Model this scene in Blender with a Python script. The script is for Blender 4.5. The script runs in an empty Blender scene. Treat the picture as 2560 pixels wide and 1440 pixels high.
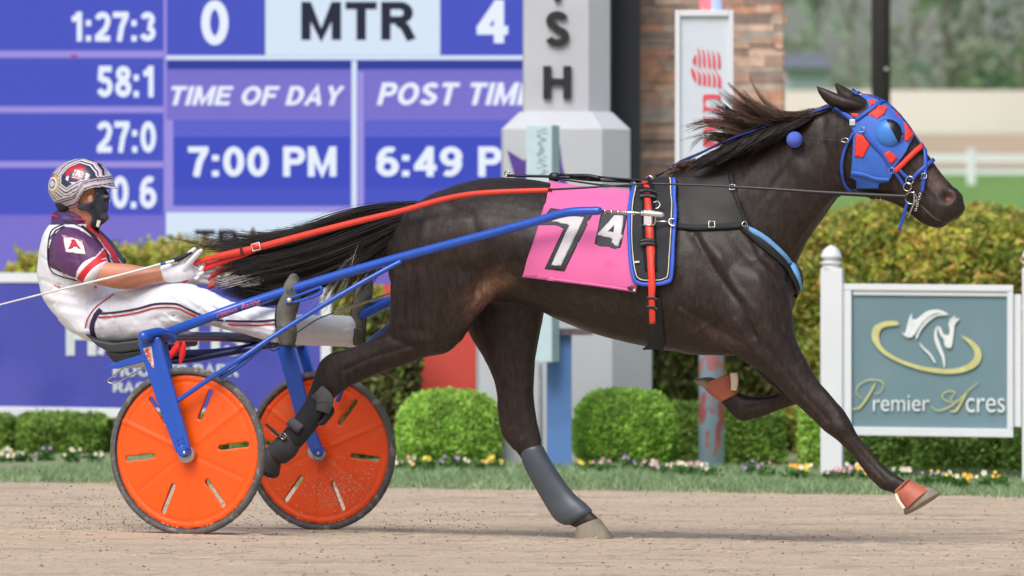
import bpy, bmesh, math, random
import numpy as np
from mathutils import Vector, Matrix, noise
from mathutils.bvhtree import BVHTree
from mathutils.geometry import delaunay_2d_cdt
R = math.radians
random.seed(7)
SC = bpy.context.scene
COL = SC.collection

# ------------------------------------------------------------------ camera, world, sun, exposure
FPX = 14400.0      # focal length in pixels of the 2560 px wide photograph (a 200 mm telephoto)
HZ = 640.0         # horizon row
HC = 1.16          # eye height
cam_d = bpy.data.cameras.new('camera')
cam = bpy.data.objects.new('camera', cam_d); COL.objects.link(cam)
cam.location = (0, 0, HC); cam.rotation_euler = (R(90), 0, 0)
cam_d.sensor_width = 36; cam_d.lens = FPX / 2560 * 36
cam_d.shift_y = -(720 - HZ) / 2560
cam_d.clip_start = 0.5; cam_d.clip_end = 6000
cam_d.dof.use_dof = True; cam_d.dof.focus_distance = 23.7; cam_d.dof.aperture_fstop = 4.0
SC.camera = cam
SC.render.resolution_x = 1024; SC.render.resolution_y = 576
EXPO = 0.22
SC.view_settings.view_transform = 'Standard'; SC.view_settings.look = 'None'
SC.view_settings.exposure = EXPO; SC.view_settings.gamma = 1
EM = 2 ** -EXPO
SUN_EL, SUN_AZ = 52, 205       # elevation; azimuth measured clockwise from +Y
W_ = bpy.data.worlds.new('World'); SC.world = W_; W_.use_nodes = True
nt = W_.node_tree; bg = nt.nodes['Background']
sky = nt.nodes.new('ShaderNodeTexSky'); sky.sky_type = 'NISHITA'; sky.sun_disc = False
sky.sun_elevation = R(SUN_EL); sky.sun_rotation = R(SUN_AZ)
sky.air_density = 1.0; sky.dust_density = 3.0; sky.ozone_density = 1.0
nt.links.new(sky.outputs[0], bg.inputs[0]); bg.inputs[1].default_value = 0.10
sd = bpy.data.lights.new('sun', 'SUN'); sd.energy = 2.3; sd.angle = R(38); sd.color = (1, .985, .96)
sun = bpy.data.objects.new('sun', sd); COL.objects.link(sun)
_d = Vector((math.sin(R(SUN_AZ)) * math.cos(R(SUN_EL)), math.cos(R(SUN_AZ)) * math.cos(R(SUN_EL)), math.sin(R(SUN_EL))))
sun.rotation_euler = _d.to_track_quat('Z', 'Y').to_euler(); sun.location = (0, 0, 30)

# ------------------------------------------------------------------ geometry of the place
def P3(x, y, Y):                       # point seen at (x, y) of the photo, Y metres away
    return Vector(((x - 1280) / FPX * Y, Y, HC - (y - HZ) / FPX * Y))
TH = R(20.5)
TV = Vector((math.cos(TH), -math.sin(TH), 0)); NV = Vector((math.sin(TH), math.cos(TH), 0))
HW = 0.73                              # half the track of the wheels
O_ = Vector((-1.365, 24.0, 0)) + NV * HW
CAMP = Vector((0, 0, HC))
ON = O_.dot(NV)
def PN(x, y, n=0.0):                   # point seen at (x, y), n metres off the centre plane of horse and cart
    d = Vector(((x - 1280) / FPX, 1, -(y - HZ) / FPX))
    return CAMP + d * ((n + ON) / d.dot(NV))
def SNZ(s, n, z): return O_ + TV * s + NV * n + Vector((0, 0, z))
def gz(X, Y):
    n = (X - O_.x) * NV.x + (Y - O_.y) * NV.y
    return -.026 - .037 * math.erf(n / 1.1)
def cr(pts, k=6, closed=False):        # catmull-rom through tuples/vectors
    pts = [tuple(p) for p in pts]; n = len(pts); out = []
    if n < 3 and not closed: 
        return [tuple(a + (b - a) * t / k for a, b in zip(pts[0], pts[1])) for t in range(k)] + [pts[1]]
    rng = range(n) if closed else range(n - 1)
    for i in rng:
        if closed: p0, p1, p2, p3 = pts[(i - 1) % n], pts[i], pts[(i + 1) % n], pts[(i + 2) % n]
        else: p0, p1, p2, p3 = pts[max(i - 1, 0)], pts[i], pts[i + 1], pts[min(i + 2, n - 1)]
        for j in range(k):
            t = j / k
            out.append(tuple(0.5 * (2 * b + (c - a) * t + (2 * a - 5 * b + 4 * c - d) * t * t + (3 * b - a - 3 * c + d) * t ** 3)
                             for a, b, c, d in zip(p0, p1, p2, p3)))
    if not closed: out.append(pts[-1])
    return out
class MB:                              # mesh collector
    def __init__(s): s.v = []; s.f = []; s.c = []
    def add(s, v, f, c=None):
        o = len(s.v); s.v += [Vector(p) for p in v]; s.f += [tuple(i + o for i in q) for q in f]
        s.c += [c] * len(v) if not isinstance(c, list) else c
        return s
    def box(s, a, b, c=None):
        (x0, y0, z0), (x1, y1, z1) = a, b
        return s.add([(x0, y0, z0), (x1, y0, z0), (x1, y1, z0), (x0, y1, z0), (x0, y0, z1), (x1, y0, z1), (x1, y1, z1), (x0, y1, z1)],
                     [(0, 3, 2, 1), (4, 5, 6, 7), (0, 1, 5, 4), (1, 2, 6, 5), (2, 3, 7, 6), (3, 0, 4, 7)], c)
    def hexa(s, q, d, c=None):         # four front corners and a depth vector
        q = [Vector(p) for p in q]; d = Vector(d)
        return s.add(q + [p + d for p in q], [(3, 2, 1, 0), (4, 5, 6, 7), (0, 1, 5, 4), (1, 2, 6, 5), (2, 3, 7, 6), (3, 0, 4, 7)], c)
    def tube(s, pts, r, seg=10, k=1, c=None, ends=False, flat=None):
        pts = [Vector(p) for p in pts]
        if not isinstance(r, (list, tuple)): r = [r] * len(pts)
        if k > 1:
            q = cr([tuple(p) + (a,) for p, a in zip(pts, r)], k)
            pts = [Vector(p[:3]) for p in q]; r = [max(p[3], 1e-4) for p in q]
        if ends:                        # round ends
            d0 = (pts[0] - pts[1]).normalized(); d1 = (pts[-1] - pts[-2]).normalized()
            pts = [pts[0] + d0 * r[0] * .95, pts[0] + d0 * r[0] * .6] + pts + [pts[-1] + d1 * r[-1] * .6, pts[-1] + d1 * r[-1] * .95]
            r = [r[0] * .3, r[0] * .8] + list(r) + [r[-1] * .8, r[-1] * .3]
        vs = []; up = None
        for i, p in enumerate(pts):
            t = (pts[min(i + 1, len(pts) - 1)] - pts[max(i - 1, 0)]).normalized()
            if up is None: up = (NV if abs(t.dot(NV)) < .9 else Vector((0, 0, 1)))
            a = (up - t * up.dot(t)).normalized(); b = t.cross(a); up = a
            for j in range(seg):
                w = 2 * math.pi * j / seg
                vs.append(p + a * math.cos(w) * r[i] * (flat or 1) + b * math.sin(w) * r[i])
        fs = []
        for i in range(len(pts) - 1):
            for j in range(seg):
                fs.append((i * seg + j, i * seg + (j + 1) % seg, (i + 1) * seg + (j + 1) % seg, (i + 1) * seg + j))
        fs.append(tuple(range(seg - 1, -1, -1))); fs.append(tuple(range(len(vs) - seg, len(vs))))
        return s.add(vs, fs, c)
    def loft(s, st, k=4, seg=28, shrink=0.0, c=None, dm=1.0):
        """stations (ax, ay, bx, by, n, half_n[, egg]): two outline pixels, offset and half width in metres"""
        st = [tuple(q) + (0.0,) * (7 - len(q)) for q in st]
        rings = []
        for q in (cr(st, k) if k > 1 else st):
            A = PN(q[0], q[1], q[4]); B = PN(q[2], q[3], q[4]); ce = (A + B) / 2; h = (A - B) / 2
            L = h.length; hn = max(q[5] - shrink, .004)
            ux = abs(h.dot(TV)) / L * math.cos(TH)
            L2 = math.sqrt(max(L * L * .3, L * L - (hn * math.sin(TH) * ux) ** 2))
            h = h * (max(L2 - shrink, .004) / L)
            rings.append([ce + h * math.cos(w) + NV * hn * math.sin(w) * (1 + q[6] * math.cos(w))
                          for w in (2 * math.pi * j / seg for j in range(seg))])
        # domed ends
        def dome(r0, r1):
            c0 = sum(r0, Vector()) / seg; c1 = sum(r1, Vector()) / seg; d = (c0 - c1).normalized()
            rad = sum((p - c0).length for p in r0) / seg
            return [[c0 + (p - c0) * f + d * rad * g * dm for p in r0] for f, g in ((.35, .5), (.75, .36), (.93, .17))]
        rings = dome(rings[0], rings[1]) + rings + dome(rings[-1], rings[-2])[::-1]
        vs = [p for r in rings for p in r]; fs = []
        for i in range(len(rings) - 1):
            for j in range(seg):
                fs.append((i * seg + j, i * seg + (j + 1) % seg, (i + 1) * seg + (j + 1) % seg, (i + 1) * seg + j))
        fs.append(tuple(range(seg - 1, -1, -1))); fs.append(tuple(range(len(vs) - seg, len(vs))))
        return s.add(vs, fs, c)
    def ball(s, ce, r, seg=20, rings=12, sc=(1, 1, 1), c=None):
        vs = []; fs = []
        for i in range(1, rings):
            a = math.pi * i / rings
            for j in range(seg):
                w = 2 * math.pi * j / seg
                vs.append(Vector(ce) + TV * r * sc[0] * math.sin(a) * math.cos(w) + NV * r * sc[1] * math.sin(a) * math.sin(w) + Vector((0, 0, r * sc[2] * math.cos(a))))
        for i in range(rings - 2):
            for j in range(seg):
                fs.append((i * seg + j, i * seg + (j + 1) % seg, (i + 1) * seg + (j + 1) % seg, (i + 1) * seg + j))
        fs.append(tuple(range(seg))); fs.append(tuple(range(len(vs) - 1, len(vs) - seg - 1, -1)))
        return s.add(vs, fs, c)
    def lathe(s, base, prof, seg=24, c=None):   # vertical axis, prof = (r, z)
        vs = [Vector(base) + Vector((r * math.cos(2 * math.pi * j / seg), r * math.sin(2 * math.pi * j / seg), z)) for r, z in prof for j in range(seg)]
        fs = [(i * seg + j, i * seg + (j + 1) % seg, (i + 1) * seg + (j + 1) % seg, (i + 1) * seg + j) for i in range(len(prof) - 1) for j in range(seg)]
        fs.append(tuple(range(seg - 1, -1, -1))); fs.append(tuple(range(len(vs) - seg, len(vs))))
        return s.add(vs, fs, c)
ROOT = {}
def put(name, mb, mat, parent=None, smooth=True, loc=None, cols=None, bevel=0, solid=0):
    base = ROOT[parent.name] if parent is not None else Vector(loc if loc is not None else (0, 0, 0))
    me = bpy.data.meshes.new(name)
    v = mb.v if isinstance(mb, MB) else mb[0]; f = mb.f if isinstance(mb, MB) else mb[1]
    me.from_pydata([tuple(Vector(p) - base) for p in v], [], f); me.update()
    cc = cols if cols is not None else (mb.c if isinstance(mb, MB) and any(c is not None for c in mb.c) else None)
    if cc is not None:
        at = me.color_attributes.new('Col', 'FLOAT_COLOR', 'POINT')
        at.data.foreach_set('color', np.array([(c[0], c[1], c[2], 1.0) if c else (1, 1, 1, 1) for c in cc], dtype=np.float32).ravel())
    if smooth: me.polygons.foreach_set('use_smooth', [True] * len(me.polygons))
    if mat: me.materials.append(mat)
    o = bpy.data.objects.new(name, me); COL.objects.link(o)
    if parent is not None: o.parent = parent
    else: o.location = base
    ROOT[o.name] = base
    if bevel:
        m = o.modifiers.new('bevel', 'BEVEL'); m.width = bevel; m.segments = 2; m.limit_method = 'ANGLE'
    if solid:
        m = o.modifiers.new('solidify', 'SOLIDIFY'); m.thickness = solid; m.offset = 0
    return o
def tag(o, label=None, cat=None, group=None, kind=None):
    if label: o['label'] = label
    if cat: o['category'] = cat
    if group: o['group'] = group
    if kind: o['kind'] = kind
    return o
def thing(name, label, cat, loc, group=None):
    o = bpy.data.objects.new(name, None); COL.objects.link(o); o.location = loc; o.empty_display_size = .1
    ROOT[o.name] = Vector(loc); return tag(o, label, cat, group)
def union(mb, voxel, smooth=6, fac=.5):       # one continuous skin out of overlapping closed shapes
    me = bpy.data.meshes.new('tmp'); me.from_pydata([tuple(p) for p in mb.v], [], mb.f); me.update()
    o = bpy.data.objects.new('tmp', me); COL.objects.link(o)
    m = o.modifiers.new('r', 'REMESH'); m.mode = 'VOXEL'; m.voxel_size = voxel
    m = o.modifiers.new('s', 'SMOOTH'); m.iterations = smooth; m.factor = fac
    e = o.evaluated_get(bpy.context.evaluated_depsgraph_get()); m2 = e.to_mesh()
    v = [Vector(p.co) for p in m2.vertices]; f = [tuple(p.vertices) for p in m2.polygons]; nr = [Vector(p.normal) for p in m2.vertices]
    e.to_mesh_clear(); bpy.data.objects.remove(o); bpy.data.meshes.remove(me)
    return v, f, nr
def px_of(p): return (1280 + FPX * p.x / p.y, HZ - FPX * (p.z - HC) / p.y)

# ------------------------------------------------------------------ materials
def M(name, col=(.5, .5, .5), rough=.6, metal=0, var=.12, scale=18, bump=0, bscale=60, vcol=False, emit=0, coat=0, sheen=0,
      stretch=None, spec=.5, spots=None, trans=0, wave=None, leaf=0, gain=1.0):
    m = bpy.data.materials.new(name); m.use_nodes = True; t = m.node_tree; N = t.nodes; L = t.links
    b = N['Principled BSDF']; b.inputs['Roughness'].default_value = rough; b.inputs['Metallic'].default_value = metal
    b.inputs['Specular IOR Level'].default_value = spec
    b.inputs['Coat Weight'].default_value = coat; b.inputs['Sheen Weight'].default_value = sheen
    b.inputs['Coat Roughness'].default_value = .15
    tc = N.new('ShaderNodeTexCoord'); vec = tc.outputs['Object']
    if stretch:
        mp = N.new('ShaderNodeMapping'); mp.inputs['Scale'].default_value = stretch; L.new(vec, mp.inputs[0]); vec = mp.outputs[0]
    if vcol:
        a = N.new('ShaderNodeVertexColor'); a.layer_name = 'Col'; src = a.outputs[0]
    else:
        a = N.new('ShaderNodeRGB'); a.outputs[0].default_value = (*col, 1); src = a.outputs[0]
    nz = N.new('ShaderNodeTexNoise'); nz.inputs['Scale'].default_value = scale; nz.inputs['Detail'].default_value = 6; L.new(vec, nz.inputs['Vector'])
    mr = N.new('ShaderNodeMapRange'); mr.inputs[1].default_value = .3; mr.inputs[2].default_value = .7
    mr.inputs[3].default_value = (1 - var) * gain; mr.inputs[4].default_value = (1 + var) * gain; L.new(nz.outputs[0], mr.inputs[0])
    mx = N.new('ShaderNodeVectorMath'); mx.operation = 'SCALE'; L.new(src, mx.inputs[0]); L.new(mr.outputs[0], mx.inputs['Scale']); out = mx.outputs[0]
    if spots:                            # (colour, scale, threshold, softness) blotches of another colour
        for sc_, s_, th_, so_ in spots:
            n2 = N.new('ShaderNodeTexNoise'); n2.inputs['Scale'].default_value = s_; n2.inputs['Detail'].default_value = 5; L.new(vec, n2.inputs['Vector'])
            r2 = N.new('ShaderNodeMapRange'); r2.inputs[1].default_value = th_; r2.inputs[2].default_value = th_ + so_; L.new(n2.outputs[0], r2.inputs[0])
            mi = N.new('ShaderNodeMix'); mi.data_type = 'RGBA'; mi.inputs['B'].default_value = (*sc_, 1)
            L.new(r2.outputs[0], mi.inputs['Factor']); L.new(out, mi.inputs['A']); out = mi.outputs['Result']
    L.new(out, b.inputs['Base Color'])
    if emit:
        if wave:
            wv = N.new('ShaderNodeTexWave'); wv.bands_direction = 'Z'; wv.inputs['Scale'].default_value = wave; L.new(tc.outputs['Object'], wv.inputs[0])
            m3 = N.new('ShaderNodeMapRange'); m3.inputs[3].default_value = .9; m3.inputs[4].default_value = 1.08; L.new(wv.outputs['Fac'], m3.inputs[0])
            x2 = N.new('ShaderNodeVectorMath'); x2.operation = 'SCALE'; L.new(out, x2.inputs[0]); L.new(m3.outputs[0], x2.inputs['Scale']); out = x2.outputs[0]
        b.inputs['Specular IOR Level'].default_value = 0
        L.new(out, b.inputs['Emission Color']); b.inputs['Emission Strength'].default_value = emit
        b.inputs['Base Color'].default_value = (.02, .02, .03, 1)
        for l in list(L):
            if l.to_socket == b.inputs['Base Color']: L.remove(l)
    if bump:
        n3 = N.new('ShaderNodeTexNoise'); n3.inputs['Scale'].default_value = bscale; n3.inputs['Detail'].default_value = 5; L.new(vec, n3.inputs['Vector'])
        bp = N.new('ShaderNodeBump'); bp.inputs['Strength'].default_value = 1; bp.inputs['Distance'].default_value = bump
        L.new(n3.outputs[0], bp.inputs['Height']); L.new(bp.outputs[0], b.inputs['Normal'])
    if leaf:                             # light coming through thin leaves
        tl = N.new('ShaderNodeBsdfTranslucent'); ms = N.new('ShaderNodeMixShader'); ms.inputs[0].default_value = leaf
        L.new(out, tl.inputs[0]); L.new(b.outputs[0], ms.inputs[1]); L.new(tl.outputs[0], ms.inputs[2]); L.new(ms.outputs[0], N['Material Output'].inputs[0])
    if trans: 
        b.inputs['Transmission Weight'].default_value = 0
        b.inputs['Subsurface Weight'].default_value = trans; b.inputs['Subsurface Radius'].default_value = (.02, .03, .01)
    return m
def S(r, g, b):                        # sRGB 0-255 to linear
    return tuple((c / 255 / 12.92 if c <= 10 else ((c / 255 + .055) / 1.055) ** 2.4) for c in (r, g, b))
def lit(name, r, g, b, var=.06, wave=None): return M(name, S(r, g, b), emit=EM, var=var, scale=90, rough=.5, wave=wave)

# ------------------------------------------------------------------ writing
def arc(cx, cy, rx, ry, a0, a1, n=10): return [(cx + rx * math.cos(R(a0 + (a1 - a0) * i / n)), cy + ry * math.sin(R(a0 + (a1 - a0) * i / n))) for i in range(n + 1)]
def glyph(ch, w):                      # heavy grotesque capitals and figures as strokes: (points, closed); cap height 1
    h = w / 2; L = h; X = .62 - h; T = 1 - h; m = .31; c = .52
    G = {
     '0': [(arc(m, .5, m - h, .5 - h, 0, 360, 28)[:-1], True)], 'O': [(arc(.4, .5, .4 - h, .5 - h, 0, 360, 28)[:-1], True)],
     '1': [([(.34, 0), (.34, 1)], False), ([(.05, .74), (.2, .78), (.34, .96)], False)],
     '2': [(arc(m, .70, m - h, .30 - h, 165, -20, 12) + [(.42, .42), (.12, .16), (.1, h)], False), ([(.02, h), (.6, h)], False)],
     '3': [(arc(m - .02, .735, m - h - .03, .265 - h, 165, -80, 12), False), (arc(m - .02, .285, m - h, .285 - h, 90, -165, 12), False)],
     '4': [([(.44, 0), (.44, 1)], False), ([(0, .3), (.62, .3)], False), ([(.44, .93), (.07, .3)], False)],
     '5': [([(.57, T), (.17, T), (.13, .52)], False), (arc(m - .01, .33, m - h, .33 - h, 130, -160, 14), False)],
     '6': [(arc(m, .33, m - h, .33 - h, 0, 360, 24)[:-1], True), (arc(.36, .5, .36 - h, .5 - h, 180, 62, 10), False)],
     '7': [([(0, T), (.6, T)], False), ([(.53, T), (.34, .5), (.24, 0)], False)],
     '8': [(arc(m, .745, m - h - .03, .255 - h, 0, 360, 22)[:-1], True), (arc(m, .29, m - h, .29 - h, 0, 360, 22)[:-1], True)],
     '9': [(arc(m, .67, m - h, .33 - h, 0, 360, 24)[:-1], True), (arc(.26, .5, .36 - h, .5 - h, 0, -118, 10), False)],
     ':': [([(.1, 0), (.1, w)], False), ([(.1, .52), (.1, .52 + w)], False)], '.': [([(.1, 0), (.1, w)], False)], "'": [([(.1, .66), (.1, 1)], False)], ' ': [],
     'I': [([(h, 0), (h, 1)], False)], 'T': [([(0, T), (.66, T)], False), ([(.33, 0), (.33, T)], False)],
     'H': [([(h, 0), (h, 1)], False), ([(.7 - h, 0), (.7 - h, 1)], False), ([(h, c), (.7 - h, c)], False)],
     'M': [([(h, 0), (h, 1)], False), ([(.84 - h, 0), (.84 - h, 1)], False), ([(h * 1.1, .97), (.42, .12), (.84 - h * 1.1, .97)], False)],
     'N': [([(h, 0), (h, 1)], False), ([(.72 - h, 0), (.72 - h, 1)], False), ([(h, .95), (.72 - h, .05)], False)],
     'E': [([(h, 0), (h, 1)], False), ([(h, T), (.62, T)], False), ([(h, c), (.57, c)], False), ([(h, h), (.64, h)], False)],
     'F': [([(h, 0), (h, 1)], False), ([(h, T), (.6, T)], False), ([(h, .5), (.53, .5)], False)],
     'P': [([(h, 0), (h, 1)], False), ([(h, T), (.38, T)] + arc(.38, .695, .27 - h, .305 - h, 85, -85, 10) + [(h, .39 + h)], False)],
     'R': [([(h, 0), (h, 1)], False), ([(h, T), (.4, T)] + arc(.4, .71, .27 - h, .29 - h, 85, -85, 10) + [(h, .42 + h)], False), ([(.36, .46), (.5, .34), (.64, 0)], False)],
     'D': [([(h, 0), (h, 1)], False), ([(h, T), (.3, T)] + arc(.3, .5, .38 - h, .5 - h, 85, -85, 14) + [(h, h)], False)],
     'A': [([(h * .9, 0), (.37, .97), (.74 - h * .9, 0)], False), ([(.2, .3), (.54, .3)], False)],
     'Y': [([(.09, 1), (.35, .45), (.61, 1)], False), ([(.35, 0), (.35, .5)], False)],
     'S': [(arc(.33, .73, .31 - h, .27 - h, 20, 250, 14) + arc(.33, .28, .33 - h, .28 - h, 80, -165, 14), False)],
     'C': [(arc(.38, .5, .38 - h, .5 - h, 48, 312, 20), False)], 'G': [(arc(.38, .5, .38 - h, .5 - h, 48, 330, 20), False), ([(.4, .44), (.72, .44)], False), ([(.72 - h, .05), (.72 - h, .5)], False)],
     'K': [([(h, 0), (h, 1)], False), ([(.62, 1), (h, .42)], False), ([(.26, .62), (.66, 0)], False)]}
    adv = {'0': .62, 'O': .8, '1': .5, ':': .24, '.': .24, "'": .22, ' ': .26, 'I': w, 'T': .66, 'H': .7, 'M': .84, 'N': .72, 'E': .64, 'F': .6, 'P': .64, 'R': .67, 'D': .68, 'A': .74, 'Y': .7, 'S': .66, 'C': .74, 'G': .74, 'K': .68}
    return G[ch], adv.get(ch, .62)
def strokes_mesh(s, w=.2, shear=0.0, gap=.09):
    V = []; F = []; x0 = 0
    for ch in s:
        st, ad = glyph(ch, w); shapes = []
        for pts, closed in st:
            n = len(pts); a = []; b = []
            for i in range(n):
                p = pts[i]; q0 = pts[(i - 1) % n] if closed or i else None; q1 = pts[(i + 1) % n] if closed or i < n - 1 else None
                ds = []
                if q0: ds.append(Vector((p[0] - q0[0], p[1] - q0[1])).normalized())
                if q1: ds.append(Vector((q1[0] - p[0], q1[1] - p[1])).normalized())
                nn = [Vector((-d.y, d.x)) for d in ds]; m = sum(nn, Vector((0, 0)))
                m = m.normalized() if m.length > 1e-3 else nn[0]; k = w / 2 / max(.55, m.dot(nn[0]))
                a.append((p[0] + m.x * k, p[1] + m.y * k)); b.append((p[0] - m.x * k, p[1] - m.y * k))
            if closed:
                ar = lambda l: abs(sum(l[i][0] * l[(i + 1) % n][1] - l[(i + 1) % n][0] * l[i][1] for i in range(n)))
                shapes.append((a, b) if ar(a) > ar(b) else (b, a))
            else: shapes.append((a + b[::-1], None))
        vs = []; es = []
        for o_, i_ in shapes:
            for lp in (o_, i_):
                if lp: o = len(vs); vs += lp; es += [(o + i, o + (i + 1) % len(lp)) for i in range(len(lp))]
        if vs:
            r = delaunay_2d_cdt([Vector(v) for v in vs], es, [], 0, 1e-6)
            o = len(V); P = [tuple(p) for p in r[0]]
            V += [(x0 + p[0] + shear * p[1], p[1]) for p in P]
            for f in r[2]:
                cx = sum(P[i][0] for i in f) / 3; cy = sum(P[i][1] for i in f) / 3
                if any(inpoly(cx, cy, o_) and not (i_ and inpoly(cx, cy, i_)) for o_, i_ in shapes): F.append(tuple(i + o for i in f))
        x0 += ad + gap
    return V, F
def inpoly(x, y, lp):
    r = False
    for (x0, y0), (x1, y1) in zip(lp, lp[1:] + lp[:1]):
        if (y0 > y) != (y1 > y) and x < (x1 - x0) * (y - y0) / (y1 - y0) + x0: r = not r
    return r
def text_mesh(s, bold=0.0, shear=0.0, spacing=1.0):
    if all(ch in "0123456789:.' ITHMNEFPRDAYOSCGK" for ch in s): return strokes_mesh(s, .2, shear)
    c = bpy.data.curves.new('tmp', 'FONT'); c.body = s; c.offset = bold; c.shear = shear; c.space_character = spacing
    c.extrude = 0.0; c.resolution_u = 6
    o = bpy.data.objects.new('tmp', c); COL.objects.link(o)
    e = o.evaluated_get(bpy.context.evaluated_depsgraph_get()); me = e.to_mesh()
    v = [(p.co.x, p.co.y) for p in me.vertices]; f = [tuple(p.vertices) for p in me.polygons]
    e.to_mesh_clear(); bpy.data.objects.remove(o); bpy.data.curves.remove(c)
    return v, f
def text_px(name, s, box, place, mat, parent, bold=0.0, shear=0.0, depth=.004, spacing=1.0, rot=0):
    """fits the glyphs into the pixel box (x0, ytop, x1, ybottom); place(x, y) gives the point of the surface"""
    v, f = text_mesh(s, bold, shear, spacing)
    if rot == 90: v = [(-y, x) for x, y in v]
    x0 = min(p[0] for p in v); x1 = max(p[0] for p in v); y0 = min(p[1] for p in v); y1 = max(p[1] for p in v)
    q = [place(box[0] + (p[0] - x0) / (x1 - x0) * (box[2] - box[0]), box[3] + (p[1] - y0) / (y1 - y0) * (box[1] - box[3])) for p in v]
    return put(name, (q, f), mat, parent, smooth=False, solid=depth)
def cdt(loops, step, holes=()):
    """triangulated area of pixel loops with inner points every step px"""
    vs = []; es = []
    def dens(lp):
        out = []
        for a, b in zip(lp, lp[1:] + lp[:1]):
            n = max(1, int(math.dist(a, b) / step)); out += [(a[0] + (b[0] - a[0]) * i / n, a[1] + (b[1] - a[1]) * i / n) for i in range(n)]
        return out
    def inside(p, lp):
        r = False
        for (x0, y0), (x1, y1) in zip(lp, lp[1:] + lp[:1]):
            if (y0 > p[1]) != (y1 > p[1]) and p[0] < (x1 - x0) * (p[1] - y0) / (y1 - y0) + x0: r = not r
        return r
    def near(p, lp):
        m = 1e9
        for a, b in zip(lp, lp[1:] + lp[:1]):
            dx, dy = b[0] - a[0], b[1] - a[1]; L2 = dx * dx + dy * dy or 1
            t = max(0, min(1, ((p[0] - a[0]) * dx + (p[1] - a[1]) * dy) / L2)); m = min(m, math.hypot(p[0] - a[0] - t * dx, p[1] - a[1] - t * dy))
        return m
    for lp in list(loops) + list(holes):
        d = dens(list(lp)); o = len(vs); vs += d; es += [(o + i, o + (i + 1) % len(d)) for i in range(len(d))]
    x0 = min(v[0] for v in vs); x1 = max(v[0] for v in vs); y0 = min(v[1] for v in vs); y1 = max(v[1] for v in vs)
    ins = lambda p: any(inside(p, l) for l in loops) and not any(inside(p, h) for h in holes)
    j = 0; y = y0 + step / 2
    while y < y1:
        x = x0 + (step / 2 if j % 2 else 0)
        while x < x1:
            if ins((x, y)) and all(near((x, y), l) > step * .45 for l in list(loops) + list(holes)): vs.append((x, y))
            x += step
        y += step * .87; j += 1
    r = delaunay_2d_cdt([Vector(v) for v in vs], es, [], 0, 1e-5)
    pts = [tuple(p) for p in r[0]]; fs = [tuple(f) for f in r[2]]
    fs = [f for f in fs if ins((sum(pts[i][0] for i in f) / 3, sum(pts[i][1] for i in f) / 3))]
    return pts, fs
# draping on a body: cast from the viewer's side, or take the nearest point of the skin
def hit(bvh, x, y, off, nfall=-.03):
    d = Vector(((x - 1280) / FPX, 1, -(y - HZ) / FPX)).normalized()
    loc, nor, idx, dist = bvh.ray_cast(CAMP + d * 19, d)
    if loc is None or (loc - O_).dot(NV) > .12:
        q = PN(x, y, nfall); loc, nor, idx, dist = bvh.find_nearest(q)
        out = (q - loc); return loc + (out.normalized() if out.length > 1e-4 else nor) * off
    nn = nor if nor.dot(d) < 0 else -nor
    return loc + (nn * .6 - d * .4).normalized() * off
def relax(pts, fs, it=4):
    nb = [set() for _ in pts]
    for f in fs:
        for i in range(len(f)): nb[f[i]].add(f[(i + 1) % len(f)]); nb[f[(i + 1) % len(f)]].add(f[i])
    for _ in range(it):
        new = []
        for i, p in enumerate(pts):
            if not nb[i]: new.append(p); continue
            a = sum((pts[j] for j in nb[i]), Vector()) / len(nb[i]); t = (a - p)
            new.append(p + NV * (t.dot(NV)) * .6)
        pts = new
    return pts
def drape(name, poly, bvh, off, mat, parent, step=7, solid=.003, holes=(), smooth_edges=True, it=3, cols=None):
    pp = cr(poly, 3, True) if smooth_edges else list(poly)
    pts, fs = cdt([pp], step, holes)
    q = relax([hit(bvh, x, y, off) for x, y in pts], fs, it)
    return put(name, (q, fs), mat, parent, solid=solid, cols=[cols(x, y) for x, y in pts] if cols else None)
def strap(name, pts, w, bvh, off, mat, parent, solid=.004, k=5, across=3, closed=False):
    w = w if isinstance(w, (list, tuple)) else [w] * len(pts)
    c = cr([tuple(p) + (a,) for p, a in zip(pts, w)], k, closed); vs = []; fs = []
    n = len(c)
    for i in range(n):
        a = c[(i - 1) % n] if closed else c[max(i - 1, 0)]; b = c[(i + 1) % n] if closed else c[min(i + 1, n - 1)]
        dx, dy = b[0] - a[0], b[1] - a[1]; L = math.hypot(dx, dy) or 1
        for j in range(across):
            t = (j / (across - 1) - .5) * c[i][2]; vs.append(hit(bvh, c[i][0] - dy / L * t, c[i][1] + dx / L * t, off))
    m = n if closed else n - 1
    for i in range(m):
        for j in range(across - 1):
            i2 = (i + 1) % n; fs.append((i * across + j, i * across + j + 1, i2 * across + j + 1, i2 * across + j))
    vs = relax(vs, fs, 2)
    return put(name, (vs, fs), mat, parent, solid=solid)
def ribbon(pts, w, up=None):           # free ribbon through (x, y, n) with pixel width, real 3D
    q = cr([tuple(p) + (a,) for p, a in zip(pts, w if isinstance(w, (list, tuple)) else [w] * len(pts))], 6); vs = []; fs = []
    for i, p in enumerate(q):
        a = q[max(i - 1, 0)]; b = q[min(i + 1, len(q) - 1)]; dx, dy = b[0] - a[0], b[1] - a[1]; L = math.hypot(dx, dy) or 1
        for t in (-.5, .5): vs.append(PN(p[0] - dy / L * t * p[3], p[1] + dx / L * t * p[3], p[2]))
        if i: fs.append((2 * i - 2, 2 * i - 1, 2 * i + 1, 2 * i))
    return vs, fs
def extr(poly, n0, n1):                # side profile (pixels on the plane n0) swept across to n1
    q = [PN(x, y, n0) for x, y in poly]; n = len(q); w = NV * (n1 - n0)
    return q + [p + w for p in q], [tuple(range(n - 1, -1, -1)), tuple(range(n, 2 * n))] + [(i, (i + 1) % n, (i + 1) % n + n, i + n) for i in range(n)]
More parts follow.
